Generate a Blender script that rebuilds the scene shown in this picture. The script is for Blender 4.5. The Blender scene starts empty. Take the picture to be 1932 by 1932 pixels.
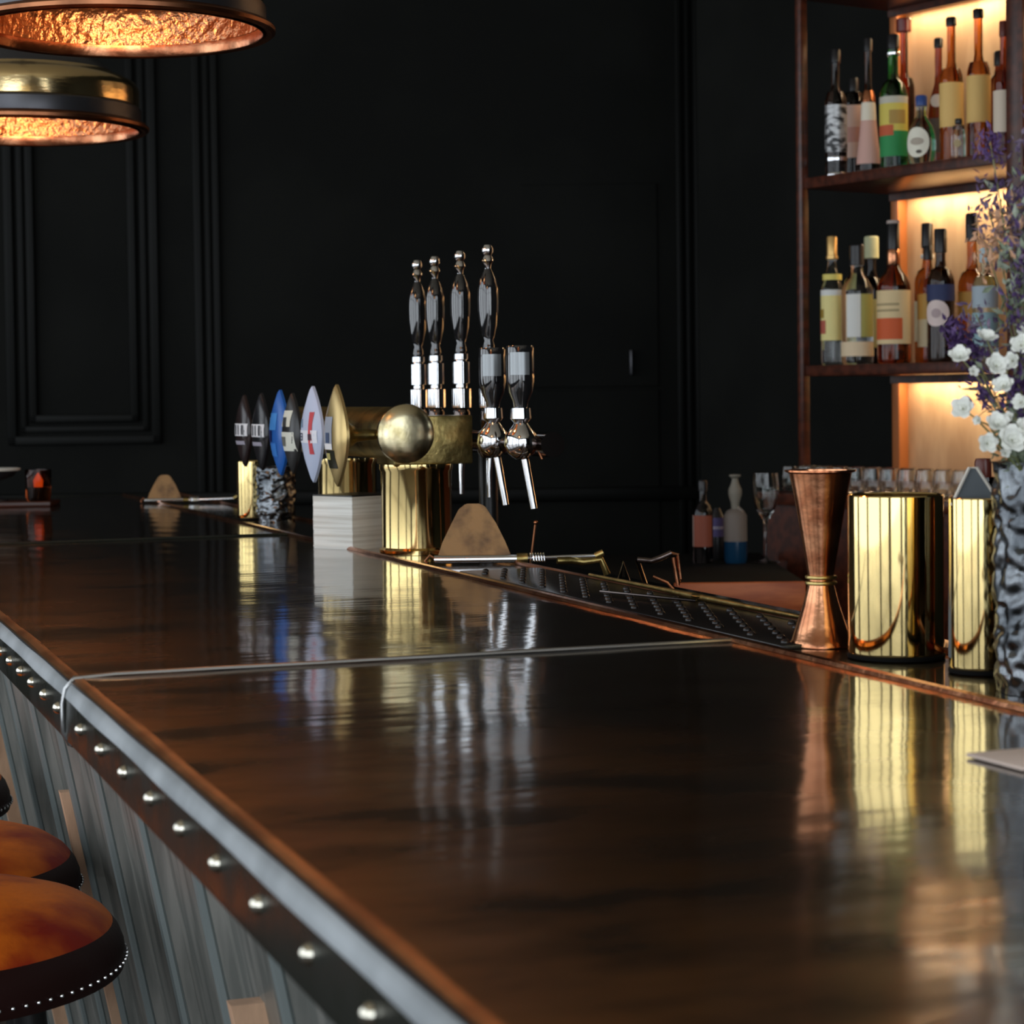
import bpy, bmesh, math, random
from math import sin, cos, pi, radians
from mathutils import Vector, Matrix

# ------------------------------------------------------------------ camera
S = bpy.context.scene
COL = S.collection
YAW = radians(19.6)
T = Vector((cos(YAW), -sin(YAW), 0))      # sideways, parallel to the end wall
FW = Vector((sin(YAW), cos(YAW), 0))      # towards the end wall
cd = bpy.data.cameras.new('camera'); cam = bpy.data.objects.new('camera', cd); COL.objects.link(cam)
cam.matrix_world = (Matrix.Translation((0, 0, 1.30)) @ Matrix.Rotation(-YAW, 4, 'Z')
                    @ Matrix.Rotation(radians(88), 4, 'X') @ Matrix.Rotation(radians(-0.72), 4, 'Z'))
cd.sensor_width = 24; cd.lens = 50; cd.shift_y = -78 / 1932
cd.clip_start = 0.05
cd.dof.use_dof = True; cd.dof.focus_distance = 2.3; cd.dof.aperture_fstop = 9
S.camera = cam
S.view_settings.view_transform = 'Standard'; S.view_settings.look = 'None'
S.view_settings.exposure = 0; S.view_settings.gamma = 1; S.view_settings.use_curve_mapping = False
# ------------------------------------------------------------------ light
w = bpy.data.worlds.new('world'); S.world = w; w.use_nodes = True
w.node_tree.nodes['Background'].inputs[0].default_value = (0.5, 0.6, 0.8, 1)
w.node_tree.nodes['Background'].inputs[1].default_value = 0.0

def area(name, loc, rot, sx, sy, power, color):
    l = bpy.data.lights.new(name, 'AREA'); l.shape = 'RECTANGLE'; l.size = sx; l.size_y = sy
    l.energy = power; l.color = color
    o = bpy.data.objects.new(name, l); COL.objects.link(o); o.location = loc; o.rotation_euler = rot
    return o
DAY = (0.86, 0.93, 1.0)
DAYW = 7.4                                # watts per square metre of window
XL, YB, ZC = -3.0, -2.6, 3.9              # left wall, wall behind the camera, ceiling
LEFT_WIN = [(-1.3, 2.0), (1.0, 2.2), (3.4, 2.2), (6.2, 2.4)]          # centre y, width
REAR_WIN = [(-1.6, 2.3), (1.05, 2.5)]        # centre x, width
WZ0, WZ1 = 0.45, 3.5
for i, (y, wd) in enumerate(LEFT_WIN):
    area('daylight', (XL - 0.12, y, (WZ0 + WZ1) / 2), (0, radians(-90), 0), WZ1 - WZ0, wd, DAYW * wd * (WZ1 - WZ0), DAY)
for i, (x, wd) in enumerate(REAR_WIN):
    area('daylight', (x, YB - 0.12, (WZ0 + WZ1) / 2), (radians(90), 0, 0), wd, WZ1 - WZ0, DAYW * 1.25 * wd * (WZ1 - WZ0), DAY)

# ------------------------------------------------------------------ materials
def sock(n, *names):
    for k in names:
        if k in n.inputs: return n.inputs[k]
def mat(name, col, rough=0.5, metal=0.0, col2=None, nscale=5.0, lo=0.4, hi=0.6, bump=0.0, bscale=40.0,
        stretch=(1, 1, 1), trans=0.0, ior=1.45, emit=None, estr=0.0, rough2=None, coat=0.0, aniso=0.0, detail=4, bstretch=None, spec=None, coatr=0.05, coati=1.6):
    m = bpy.data.materials.new(name); m.use_nodes = True
    nt = m.node_tree; b = nt.nodes['Principled BSDF']
    b.inputs['Base Color'].default_value = (*col, 1); b.inputs['Roughness'].default_value = rough
    b.inputs['Metallic'].default_value = metal; b.inputs['IOR'].default_value = ior
    sock(b, 'Transmission Weight', 'Transmission').default_value = trans
    if coat: sock(b, 'Coat Weight', 'Clearcoat').default_value = coat
    if spec is not None: sock(b, 'Specular IOR Level', 'Specular').default_value = spec
    if coat: sock(b, 'Coat Roughness').default_value = coatr; sock(b, 'Coat IOR').default_value = coati
    if aniso: b.inputs['Anisotropic'].default_value = aniso
    if emit:
        sock(b, 'Emission Color', 'Emission').default_value = (*emit, 1); b.inputs['Emission Strength'].default_value = estr
    def coords(st):
        tc = nt.nodes.new('ShaderNodeTexCoord'); mp = nt.nodes.new('ShaderNodeMapping')
        mp.inputs['Scale'].default_value = st; nt.links.new(tc.outputs['Object'], mp.inputs[0]); return mp
    if col2 is not None or rough2 is not None:
        mp = coords(stretch); n = nt.nodes.new('ShaderNodeTexNoise')
        n.inputs['Scale'].default_value = nscale; n.inputs['Detail'].default_value = detail
        nt.links.new(mp.outputs[0], n.inputs['Vector'])
        r = nt.nodes.new('ShaderNodeMapRange'); r.inputs[1].default_value = lo; r.inputs[2].default_value = hi
        nt.links.new(n.outputs['Fac'], r.inputs[0])
        if col2 is not None:
            mx = nt.nodes.new('ShaderNodeMix'); mx.data_type = 'RGBA'
            mx.inputs[6].default_value = (*col, 1); mx.inputs[7].default_value = (*col2, 1)
            nt.links.new(r.outputs[0], mx.inputs[0]); nt.links.new(mx.outputs[2], b.inputs['Base Color'])
        if rough2 is not None:
            r2 = nt.nodes.new('ShaderNodeMapRange'); r2.inputs[3].default_value = rough; r2.inputs[4].default_value = rough2
            nt.links.new(r.outputs[0], r2.inputs[0]); nt.links.new(r2.outputs[0], b.inputs['Roughness'])
    if bump:
        mp = coords(bstretch or stretch); n = nt.nodes.new('ShaderNodeTexNoise'); n.inputs['Scale'].default_value = bscale
        n.inputs['Detail'].default_value = 3; nt.links.new(mp.outputs[0], n.inputs['Vector'])
        bp = nt.nodes.new('ShaderNodeBump'); bp.inputs['Strength'].default_value = 1.0; bp.inputs['Distance'].default_value = bump
        nt.links.new(n.outputs['Fac'], bp.inputs['Height']); nt.links.new(bp.outputs[0], b.inputs['Normal'])
        if coat: nt.links.new(bp.outputs[0], b.inputs['Coat Normal'])
    return m
M = {}
M['wall'] = mat('black_green_paint', (0.0040, 0.0043, 0.0035), 0.6, col2=(0.0066, 0.0070, 0.0058), nscale=2.5, bump=0.0006, bscale=60, spec=0.10)
M['trim'] = mat('black_gloss_paint', (0.005, 0.0055, 0.0048), 0.45, spec=0.14)
M['dark'] = mat('dark_room_paint', (0.012, 0.010, 0.009), 0.8, spec=0.1)
M['ceil'] = mat('cream_ceiling', (0.45, 0.38, 0.28), 0.8)
M['floor'] = mat('dark_floorboards', (0.035, 0.02, 0.012), 0.5, col2=(0.015, 0.009, 0.006), nscale=6, stretch=(6, 0.6, 1))
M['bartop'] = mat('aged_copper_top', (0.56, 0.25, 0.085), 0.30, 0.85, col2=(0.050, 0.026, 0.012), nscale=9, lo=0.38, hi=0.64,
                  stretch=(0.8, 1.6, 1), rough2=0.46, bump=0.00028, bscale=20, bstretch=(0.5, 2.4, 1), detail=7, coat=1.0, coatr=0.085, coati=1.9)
def rail_gradient(m, x0, x1, amount):
    """noise-edged gradient: brown on the customer side, near-black towards the rail"""
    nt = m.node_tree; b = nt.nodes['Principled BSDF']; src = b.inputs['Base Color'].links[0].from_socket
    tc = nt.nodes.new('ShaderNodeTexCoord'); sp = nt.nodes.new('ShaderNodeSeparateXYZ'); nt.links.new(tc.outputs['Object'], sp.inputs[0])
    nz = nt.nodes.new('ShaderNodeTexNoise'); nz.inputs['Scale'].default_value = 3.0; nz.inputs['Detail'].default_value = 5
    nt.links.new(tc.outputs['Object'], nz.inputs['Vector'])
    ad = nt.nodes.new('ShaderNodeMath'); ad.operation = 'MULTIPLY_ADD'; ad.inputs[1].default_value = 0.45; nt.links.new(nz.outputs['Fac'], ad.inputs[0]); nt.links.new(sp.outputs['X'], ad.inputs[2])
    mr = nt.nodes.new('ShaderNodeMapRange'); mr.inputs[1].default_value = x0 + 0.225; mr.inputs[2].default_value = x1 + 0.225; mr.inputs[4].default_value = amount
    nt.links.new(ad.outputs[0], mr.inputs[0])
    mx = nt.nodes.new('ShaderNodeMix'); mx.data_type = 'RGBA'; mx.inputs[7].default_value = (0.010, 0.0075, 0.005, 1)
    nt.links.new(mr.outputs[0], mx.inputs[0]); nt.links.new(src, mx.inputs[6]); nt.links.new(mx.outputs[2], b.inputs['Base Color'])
rail_gradient(M['bartop'], 0.22, 0.56, 0.93)
M['nosing'] = mat('sky_lit_satin_zinc', (0.50, 0.53, 0.55), 0.68, 1.0, col2=(0.36, 0.385, 0.40), nscale=9, bump=0.0006, bscale=22)  # sky reflection on the rounded edge put into the pale colour
M['edge'] = mat('dark_zinc_edge', (0.020, 0.022, 0.017), 0.24, 0.0, col2=(0.016, 0.018, 0.014), nscale=14, bump=0.0005, bscale=26, rough2=0.38, spec=0.2)  # same zinc, with the dark floor's reflection put into the colour
M['copper'] = mat('copper', (0.72, 0.33, 0.17), 0.22, 1.0, col2=(0.42, 0.15, 0.07), nscale=30, bump=0.0003, bscale=120)
M['lipcopper'] = mat('worn_copper_lip', (0.50, 0.24, 0.11), 0.45, 1.0, col2=(0.30, 0.13, 0.06), nscale=14)
M['dcopper'] = mat('dull_copper', (0.42, 0.17, 0.08), 0.35, 1.0, col2=(0.2, 0.08, 0.04), nscale=14)
M['hcopper'] = mat('hammered_copper', (0.75, 0.36, 0.18), 0.3, 1.0, bump=0.004, bscale=90)
M['brass'] = mat('polished_brass', (0.86, 0.64, 0.26), 0.10, 1.0, bump=0.00025, bscale=14, stretch=(1, 1, 0.1))
M['cbrass'] = mat('spun_brass', (0.93, 0.71, 0.31), 0.085, 1.0)
M['abrass'] = mat('tarnished_brass', (0.55, 0.42, 0.16), 0.34, 1.0, col2=(0.20, 0.15, 0.05), nscale=28, lo=0.42, hi=0.72, bump=0.0008, bscale=90)
M['capbrass'] = mat('worn_brass_disc', (0.80, 0.70, 0.44), 0.24, 1.0, col2=(0.34, 0.27, 0.11), nscale=30, lo=0.48, hi=0.72, bump=0.0003, bscale=60)
M['gold'] = mat('brass_shade', (0.98, 0.74, 0.38), 0.17, 1.0, bump=0.0004, bscale=40, stretch=(1, 1, 3))
M['iron'] = mat('blackened_iron', (0.10, 0.10, 0.11), 0.33, 0.8)
M['chrome'] = mat('chrome', (0.82, 0.83, 0.85), 0.07, 1.0)
M['dchrome'] = mat('dark_chrome', (0.16, 0.13, 0.12), 0.12, 1.0)
M['lacquer'] = mat('black_lacquer', (0.012, 0.012, 0.013), 0.08, 0.0, coat=1.0, ior=1.6)
M['black'] = mat('black_plastic', (0.010, 0.010, 0.010), 0.35)
M['matte'] = mat('matte_black', (0.006, 0.006, 0.006), 0.7, spec=0.1)
M['rubber'] = mat('black_rubber', (0.012, 0.010, 0.010), 0.24)
M['panel'] = mat('ribbed_front', (0.27, 0.265, 0.24), 0.34, 0.3, col2=(0.16, 0.165, 0.15), nscale=5, stretch=(8, 8, 0.5))
M['panelrib'] = mat('blue_grey_rib', (0.27, 0.31, 0.305), 0.34, 0.5)
M['batten'] = mat('tan_batten', (0.80, 0.50, 0.32), 0.45, 0.1, col2=(0.60, 0.36, 0.23), nscale=12, stretch=(4, 4, 1))
M['leather'] = mat('orange_leather', (0.85, 0.19, 0.012), 0.5, col2=(0.30, 0.016, 0.004), nscale=9, lo=0.4, hi=0.65, bump=0.0005, bscale=150, spec=0.25)
M['shadeleather'] = mat('dark_shaded_leather', (0.022, 0.006, 0.005), 0.45, bump=0.0004, bscale=150, spec=0.2)
M['tan'] = mat('tan_leather', (0.36, 0.19, 0.065), 0.5, col2=(0.15, 0.075, 0.026), nscale=30, bump=0.0004, bscale=200)
M['vase'] = mat('black_hammered_metal', (0.22, 0.235, 0.25), 0.26, 1.0, col2=(0.09, 0.10, 0.11), nscale=25)
M['shelf'] = mat('mahogany', (0.09, 0.022, 0.010), 0.3, col2=(0.045, 0.012, 0.006), nscale=8, stretch=(1, 6, 6))
M['backpanel'] = mat('wood_back_panel', (0.42, 0.25, 0.13), 0.6, col2=(0.55, 0.36, 0.20), nscale=5, stretch=(1, 3, 0.7))
M['orangewood'] = mat('orange_wood', (0.40, 0.13, 0.035), 0.45)
M['redwood'] = mat('red_wood', (0.62, 0.16, 0.04), 0.45, col2=(0.42, 0.09, 0.02), nscale=8, stretch=(1, 1, 6))
M['paper'] = mat('cream_paper', (0.74, 0.70, 0.62), 0.8)
M['cardstack'] = mat('stacked_card_edges', (0.88, 0.86, 0.80), 0.8, col2=(0.66, 0.62, 0.55), nscale=60, stretch=(0.05, 0.05, 3), lo=0.45, hi=0.62)
M['menu'] = mat('pink_cream_card', (0.72, 0.58, 0.50), 0.6)
M['white'] = mat('white_petal', (0.85, 0.86, 0.80), 0.6)
M['purple'] = mat('purple_petal', (0.045, 0.016, 0.085), 0.6, col2=(0.11, 0.06, 0.18), nscale=60)
M['lilac'] = mat('dry_lilac', (0.22, 0.17, 0.24), 0.7, col2=(0.08, 0.045, 0.12), nscale=70)
M['stem'] = mat('green_stem', (0.16, 0.18, 0.07), 0.6, col2=(0.28, 0.26, 0.12), nscale=20)
M['leaf'] = mat('grey_green_leaf', (0.20, 0.25, 0.16), 0.6, col2=(0.32, 0.36, 0.28), nscale=30)
M['peach'] = mat('peach_petal', (0.62, 0.36, 0.22), 0.6)
def glass(name, col, rough=0.02, ior=1.42): return mat(name, col, rough, 0, trans=1.0, ior=ior)
M['clear'] = glass('clear_glass', (0.93, 0.95, 0.94))
M['amber'] = glass('amber_spirit', (0.55, 0.19, 0.035))
M['damber'] = glass('dark_amber_spirit', (0.30, 0.06, 0.015))
M['green'] = glass('green_glass', (0.03, 0.25, 0.06))
M['dglass'] = glass('near_black_glass', (0.06, 0.045, 0.04))
M['bluegl'] = glass('pale_blue_glass', (0.62, 0.82, 0.86))
M['glow'] = mat('glass_candle', (0.9, 0.4, 0.1), 0.3, emit=(1, 0.42, 0.12), estr=1.2)
M['bulb'] = mat('warm_bulb', (1, 0.8, 0.5), 0.3, emit=(1, 0.62, 0.30), estr=2.5)
M['led'] = mat('warm_led', (1, 0.8, 0.5), 0.3, emit=(1, 0.66, 0.32), estr=2.0)
FLAT = {}
def flat(r, g, b, rough=0.6, metal=0.0):
    k = (r, g, b, rough, metal)
    if k not in FLAT: FLAT[k] = mat('label_ink', (r, g, b), rough, metal)
    return FLAT[k]

# ------------------------------------------------------------------ mesh helpers
def link(name, bm, m, parent=None, smooth=True, loc=None, rot=None):
    me = bpy.data.meshes.new(name); bmesh.ops.recalc_face_normals(bm, faces=bm.faces); bm.to_mesh(me); bm.free()
    o = bpy.data.objects.new(name, me); COL.objects.link(o)
    if m: me.materials.append(m)
    if smooth:
        for p in me.polygons: p.use_smooth = True
        try: me.set_sharp_from_angle(angle=radians(38))
        except Exception: pass
    if parent: o.parent = parent
    if loc is not None: o.location = loc
    if rot is not None: o.rotation_euler = rot
    return o
def tag(o, label, cat, group=None, kind=None):
    o['label'] = label; o['category'] = cat
    if group: o['group'] = group
    if kind: o['kind'] = kind
    return o
def thing(name, label, cat, loc=(0, 0, 0), rz=0.0, group=None, kind=None):
    o = bpy.data.objects.new(name, None); o.empty_display_size = 0.02; COL.objects.link(o)
    o.location = loc; o.rotation_euler = (0, 0, rz)
    return tag(o, label, cat, group, kind)
def struct(name, bm, m, **k):
    o = link(name, bm, m, **k); o['kind'] = 'structure'; return o
def copy_tree(o, parent=None):
    c = o.copy(); COL.objects.link(c); c.parent = parent
    for ch in list(o.children): copy_tree(ch, c)
    return c
def box(bm, x0, x1, y0, y1, z0, z1, bev=0.0, mx=None):
    r = bmesh.ops.create_cube(bm, size=1.0)
    vs = r['verts']
    for v in vs: v.co = Vector(((x0 + x1) / 2 + v.co.x * (x1 - x0), (y0 + y1) / 2 + v.co.y * (y1 - y0), (z0 + z1) / 2 + v.co.z * (z1 - z0)))
    if bev:
        es = list({e for v in vs for e in v.link_edges})
        g = bmesh.ops.bevel(bm, geom=es, offset=bev, segments=2, profile=0.5, affect='EDGES')
        vs = list({v for f in g['faces'] for v in f.verts} | {v for v in vs if v.is_valid})
    if mx: bmesh.ops.transform(bm, matrix=mx, verts=[v for v in vs if v.is_valid])
    return bm
def B(*a, **k): return box(bmesh.new(), *a, **k)
def lathe(prof, seg=40, bm=None, a0=0.0, a1=2 * pi, sx=1.0, sy=1.0):
    bm = bm or bmesh.new(); full = abs(a1 - a0 - 2 * pi) < 1e-6; n = seg if full else seg + 1
    rings = []
    for r, z in prof:
        if r < 1e-6 and full: rings.append([bm.verts.new((0, 0, z))])
        else: rings.append([bm.verts.new((r * sx * cos(a0 + (a1 - a0) * i / seg), r * sy * sin(a0 + (a1 - a0) * i / seg), z)) for i in range(n)])
    for A, C in zip(rings, rings[1:]):
        m = seg
        for i in range(m):
            j = (i + 1) % n if full else i + 1
            if len(A) == 1 and len(C) == 1: break
            if len(A) == 1: bm.faces.new((A[0], C[i], C[j]))
            elif len(C) == 1: bm.faces.new((A[i], C[0], A[j]))
            else: bm.faces.new((A[i], C[i], C[j], A[j]))
    return bm
def tube(pts, r, seg=10, bm=None, closed=False):
    bm = bm or bmesh.new(); pts = [Vector(p) for p in pts]; n = len(pts); rings = []
    rr = r if isinstance(r, (list, tuple)) else [r] * n
    up = None
    for i, p in enumerate(pts):
        if closed: d = pts[(i + 1) % n] - pts[i - 1]
        else: d = pts[min(i + 1, n - 1)] - pts[max(i - 1, 0)]
        d.normalize()
        if up is None:
            up = d.orthogonal().normalized()
        up = (up - d * up.dot(d)).normalized(); s = d.cross(up)
        rings.append([bm.verts.new(p + (up * cos(2 * pi * k / seg) + s * sin(2 * pi * k / seg)) * rr[i]) for k in range(seg)])
    prs = list(zip(rings, rings[1:])) + ([(rings[-1], rings[0])] if closed else [])
    for A, C in prs:
        for k in range(seg): bm.faces.new((A[k], A[(k + 1) % seg], C[(k + 1) % seg], C[k]))
    if not closed:
        bm.faces.new(rings[0]); bm.faces.new(rings[-1][::-1])
    return bm
def extr(poly, a, b, axis='y', bm=None):
    """polygon of (p, q) swept along an axis"""
    bm = bm or bmesh.new()
    f = {'y': lambda p, q, t: (p, t, q), 'x': lambda p, q, t: (t, p, q), 'z': lambda p, q, t: (p, q, t)}[axis]
    A = [bm.verts.new(f(p, q, a)) for p, q in poly]; C = [bm.verts.new(f(p, q, b)) for p, q in poly]
    n = len(poly)
    for i in range(n): bm.faces.new((A[i], A[(i + 1) % n], C[(i + 1) % n], C[i]))
    bm.faces.new(A); bm.faces.new(C[::-1])
    return bm
def ball(bm, c, r, seg=12, sc=(1, 1, 1)):
    g = bmesh.ops.create_uvsphere(bm, u_segments=seg, v_segments=max(6, seg // 2), radius=r)
    for v in g['verts']: v.co = Vector((v.co.x * sc[0], v.co.y * sc[1], v.co.z * sc[2])) + Vector(c)
    return bm
def rotbm(bm, mx): bmesh.ops.transform(bm, matrix=mx, verts=bm.verts); return bm
BT = 1.08                                  # height of the bar top

# ------------------------------------------------------------------ room
WD = 6.5
def wallbox(u0, u1, d0, d1, z0, z1, bm=None, bev=0):
    bm = bm or bmesh.new()
    mx = Matrix(((T.x, FW.x, 0, 0), (T.y, FW.y, 0, 0), (0, 0, 1, 0), (0, 0, 0, 1)))
    return box(bm, u0, u1, d0, d1, z0, z1, bev, mx)
struct('floor', B(-4, 5, -3.2, 9, -0.1, 0), M['floor'], smooth=False)
struct('ceiling', B(-4, 5, -3.2, 9, ZC, ZC + 0.1), M['ceil'], smooth=False)
struct('wall_back', wallbox(-6, 3, WD, WD + 0.1, 0, ZC), M['wall'], smooth=False)
def wall_with_holes(name, along, pos, lo, hi, wins, outward):
    bm = bmesh.new(); th = 0.1 * outward
    def seg(a, b, z0, z1):
        if along == 'y': box(bm, min(pos, pos + th), max(pos, pos + th), a, b, z0, z1)
        else: box(bm, a, b, min(pos, pos + th), max(pos, pos + th), z0, z1)
    seg(lo, hi, 0, WZ0); seg(lo, hi, WZ1, ZC)
    e = lo
    for c, wd in sorted(wins):
        seg(e, c - wd / 2, WZ0, WZ1); e = c + wd / 2
    seg(e, hi, WZ0, WZ1)
    struct(name, bm, M['dark'], smooth=False)
wall_with_holes('wall_left', 'y', XL, YB, 8.2, LEFT_WIN, -1)
wall_with_holes('wall_rear', 'x', YB, XL, 4.5, REAR_WIN, -1)
n = 1
for along, pos, wins in (('y', XL, LEFT_WIN), ('x', YB, REAR_WIN)):
    for c, wd in wins:
        bm = bmesh.new(); a, b = c - wd / 2, c + wd / 2
        bars = [(a, a + 0.05, WZ0, WZ1), (b - 0.05, b, WZ0, WZ1), (a, b, WZ0, WZ0 + 0.06), (a, b, WZ1 - 0.05, WZ1),
                (a, b, 2.5, 2.54)]
        for p, q, z0, z1 in bars:
            if along == 'y': box(bm, pos - 0.09, pos - 0.03, p, q, z0, z1)
            else: box(bm, p, q, pos - 0.09, pos - 0.03, z0, z1)
        struct('window_%d' % n, bm, M['trim'], smooth=False); n += 1
# raised mouldings on the end wall (picture-frame panels)
def moulding(u0, u1, z0, z1, wd=0.035, bm=None):
    bm = bm or bmesh.new()
    for k, (off, ww, dp) in enumerate(((0, wd * 0.35, 0.020), (wd * 0.5, wd * 0.25, 0.012), (wd * 0.9, wd * 0.3, 0.022))):
        a, b, c, d = u0 + off, u1 - off, z0 + off, z1 - off
        wallbox(a, a + ww, WD - dp, WD, c, d, bm, 0.003); wallbox(b - ww, b, WD - dp, WD, c, d, bm, 0.003)
        wallbox(a, b, WD - dp, WD, c, c + ww, bm, 0.003); wallbox(a, b, WD - dp, WD, d - ww, d, bm, 0.003)
    return bm
struct('trim_1', moulding(-1.53, -1.065, 1.17, 2.75, 0.075), M['trim'])
struct('trim_2', moulding(-0.955, 0.585, 0.25, 2.85, 0.065), M['trim'])
struct('trim_3', moulding(-2.3, -1.62, 1.17, 2.75, 0.05), M['trim'])
struct('trim_4', wallbox(-6, 1.0, WD - 0.03, WD, 0.98, 1.02, bev=0.006), M['trim'])
# flush service door in the wall, cut by two fine gaps
d = wallbox(0.035, 0.45, WD - 0.006, WD, 1.325, 1.94, bev=0.002); struct('door_1', d, M['wall'], smooth=False)
d = wallbox(0.075, 0.45, WD - 0.006, WD, 0.3, 1.316, bev=0.002); struct('door_2', d, M['wall'], smooth=False)
h = wallbox(0.362, 0.369, WD - 0.03, WD - 0.006, 1.36, 1.435, bev=0.002)
o = struct('door_handle', h, M['iron']); o.parent = bpy.data.objects['door_1']; del o['kind']

# ------------------------------------------------------------------ back-bar shelving (its own line, turned from the bar)
BA = radians(14.4); BO = Vector((2.229, 4.302, 0))
SD = Vector((sin(BA), -cos(BA), 0)); DD = Vector((cos(BA), sin(BA), 0))
BRZ = math.atan2(SD.y, SD.x)
def bb(s, t, z): return BO + SD * s + DD * t + Vector((0, 0, z))
def bbbox(s0, s1, t0, t1, z0, z1, bm=None, bev=0):
    bm = bm or bmesh.new()
    mx = Matrix(((SD.x, DD.x, 0, 0), (SD.y, DD.y, 0, 0), (0, 0, 1, 0), (0, 0, 0, 1)))
    return box(bm, s0, s1, t0, t1, z0, z1, bev, mx)
struct('wall_right', rotbm(bbbox(-0.81, 6.5, 0.36, 0.46, 0, ZC), Matrix.Translation(BO)), M['wall'], smooth=False)
unit = thing('back_bar_shelving', 'dark red wood back-bar shelving with warm-lit back panel and rows of bottles', 'shelves', BO)
SE = 1.5
link('back_panel', bbbox(0.0, SE, 0.315, 0.335, 1.08, 2.6), M['backpanel'], unit, False)
for z in (1.36, 1.779, 2.2):
    sh = link('shelf', bbbox(0, SE, 0, 0.315, z - 0.024, z, bev=0.002), M['shelf'], unit)
    for s0, s1 in ((0.03, 0.61), (0.66, 1.45)):
        link('light_strip', bbbox(s0, s1, 0.285, 0.297, z - 0.030, z - 0.0242), M['led'], sh, False)
        c = bb((s0 + s1) / 2, 0.285, z - 0.032)
        a = area('shelf_lamp', c, (0, 0, BRZ), s1 - s0, 0.02, 1.9 * (s1 - s0) / 0.6, (1, 0.78, 0.50))
        link('light_lip', bbbox(s0 - 0.02, s1 + 0.02, 0.258, 0.264, z - 0.042, z - 0.024, bev=0.001), M['shelf'], sh, False)
link('corner_post', bbbox(-0.012, 0.008, -0.006, 0.014, 1.08, 2.6, bev=0.003), M['shelf'], unit)
link('back_post', bbbox(-0.012, 0.012, 0.285, 0.315, 1.08, 2.6, bev=0.002), M['orangewood'], unit)
link('divider', bbbox(0.615, 0.66, -0.006, 0.315, 1.08, 2.6, bev=0.003), M['shelf'], unit)
base = link('base_cabinet', bbbox(0.0, SE, -0.12, 0.335, 0.0, 1.055), M['shelf'], unit, False)
link('counter_slab', bbbox(-0.01, SE, -0.14, 0.335, 1.055, 1.08, bev=0.003), M['shelf'], unit)

# lower back counter running to the end wall
bc = thing('back_counter', 'low dark back counter with red-brown wood front and copper lip', 'counter', (0, 0, 0))
def fwbox(u0, u1, d0, d1, z0, z1, bev=0, bm=None): return wallbox(u0, u1, d0, d1, z0, z1, bm, bev)
link('counter_top', fwbox(-0.1, 0.545, 3.98, 4.7, 0.93, 0.948, 0.003), M['matte'], bc)
link('drawer_front', fwbox(0.30, 0.545, 3.966, 3.979, 0.892, 0.9475, 0.002), M['redwood'], bc)
link('copper_lip', fwbox(0.40, 0.53, 3.962, 3.979, 0.884, 0.8915, 0.002), M['copper'], bc)
link('cabinet', fwbox(-0.1, 0.54, 4.02, 4.68, 0.0, 0.93), M['black'], bc, False)

# ------------------------------------------------------------------ bar counter
bar = thing('bar_counter', 'long bar with dark brown reflective copper top, riveted edge and ribbed metal front', 'bar', (0, 0, 0))
SEAMS = [0.05, 1.71, 3.37, 5.02]
X0, XR, X1 = 0.229, 0.816, 0.945
for a, b in zip([-0.6] + SEAMS[1:3], SEAMS[1:]):
    bm = bmesh.new()
    for (xa, xb) in ((X0 + 0.0145, XR),):
        nx, ny = 30, 70
        g = [[bm.verts.new((xa + (xb - xa) * i / nx, a + 0.002 + (b - a - 0.004) * j / ny,
                            BT + 0.0003 * sin(7 * i / nx * 3 + j * .3) * sin(j * .55))) for j in range(ny + 1)] for i in range(nx + 1)]
        for i in range(nx):
            for j in range(ny): bm.faces.new((g[i][j], g[i + 1][j], g[i + 1][j + 1], g[i][j + 1]))
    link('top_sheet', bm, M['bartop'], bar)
    # wrapped zinc edge: quarter round then vertical band
    R = 0.015; prof = [(X0 + 0.0155, BT)]
    for k in range(0, 9):
        an = pi / 2 + pi / 2 * k / 8; prof.append((X0 + R + R * cos(an), BT - R + R * sin(an)))
    prof += [(X0, 1.038), (X0 + 0.001, 1.031), (X0 + 0.006, 1.027), (X0 + 0.03, 1.027)]
    bm = bmesh.new(); ny = 80; rows = []
    for j in range(ny + 1):
        y = a + 0.002 + (b - a - 0.004) * j / ny
        rows.append([bm.verts.new((x - 0.0006 * sin(y * 21) * (1 if z > 1.06 else 0), y, z)) for x, z in prof])
    for j in range(ny):
        for i in range(len(prof) - 1):
            f = bm.faces.new((rows[j][i], rows[j][i + 1], rows[j + 1][i + 1], rows[j + 1][i])); f.material_index = 2 if i < 4 else (0 if i < 9 else 1)
    eb = link('edge_band', bm, M['nosing'], bar); eb.data.materials.append(M['edge']); eb.data.materials.append(M['lipcopper'])
link('bar_core', B(X0 + 0.005, X1 - 0.004, -0.6, 5.015, 1.028, BT - 0.002), M['black'], bar, False)
link('end_band', B(X0, X1, 5.017, 5.025, 1.017, BT + 0.001, 0.002), M['edge'], bar)
for y in (1.71, 3.37):
    bm = bmesh.new(); k = 0
    pts = [(XR - 0.002, y, BT + 0.0012)]
    random.seed(3)
    for i in range(1, 14): pts.append((XR - (XR - X0 - 0.02) * i / 13.5, y + random.uniform(-0.0008, 0.0008), BT + 0.0012))
    pts += [(X0 + 0.008, y, BT - 0.0005), (X0 + 0.001, y, BT - 0.008), (X0 - 0.0015, y, BT - 0.02), (X0 - 0.0015, y, 1.05), (X0 - 0.0015, y, 1.038), (X0 + 0.003, y, 1.028), (X0 + 0.012, y, 1.024)]
    link('welded_seam', tube(pts, [0.0024] * 15 + [0.0019] * (len(pts) - 15), 8), mat('seam_zinc', (0.50, 0.50, 0.50), 0.25, 1.0) if y < 2 else M['edge'], bar)
link('strip_sheet', B(XR + 0.004, X1 - 0.005, -0.6, 5.015, BT - 0.004, BT - 0.0005), M['bartop'], bar, False)
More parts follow.
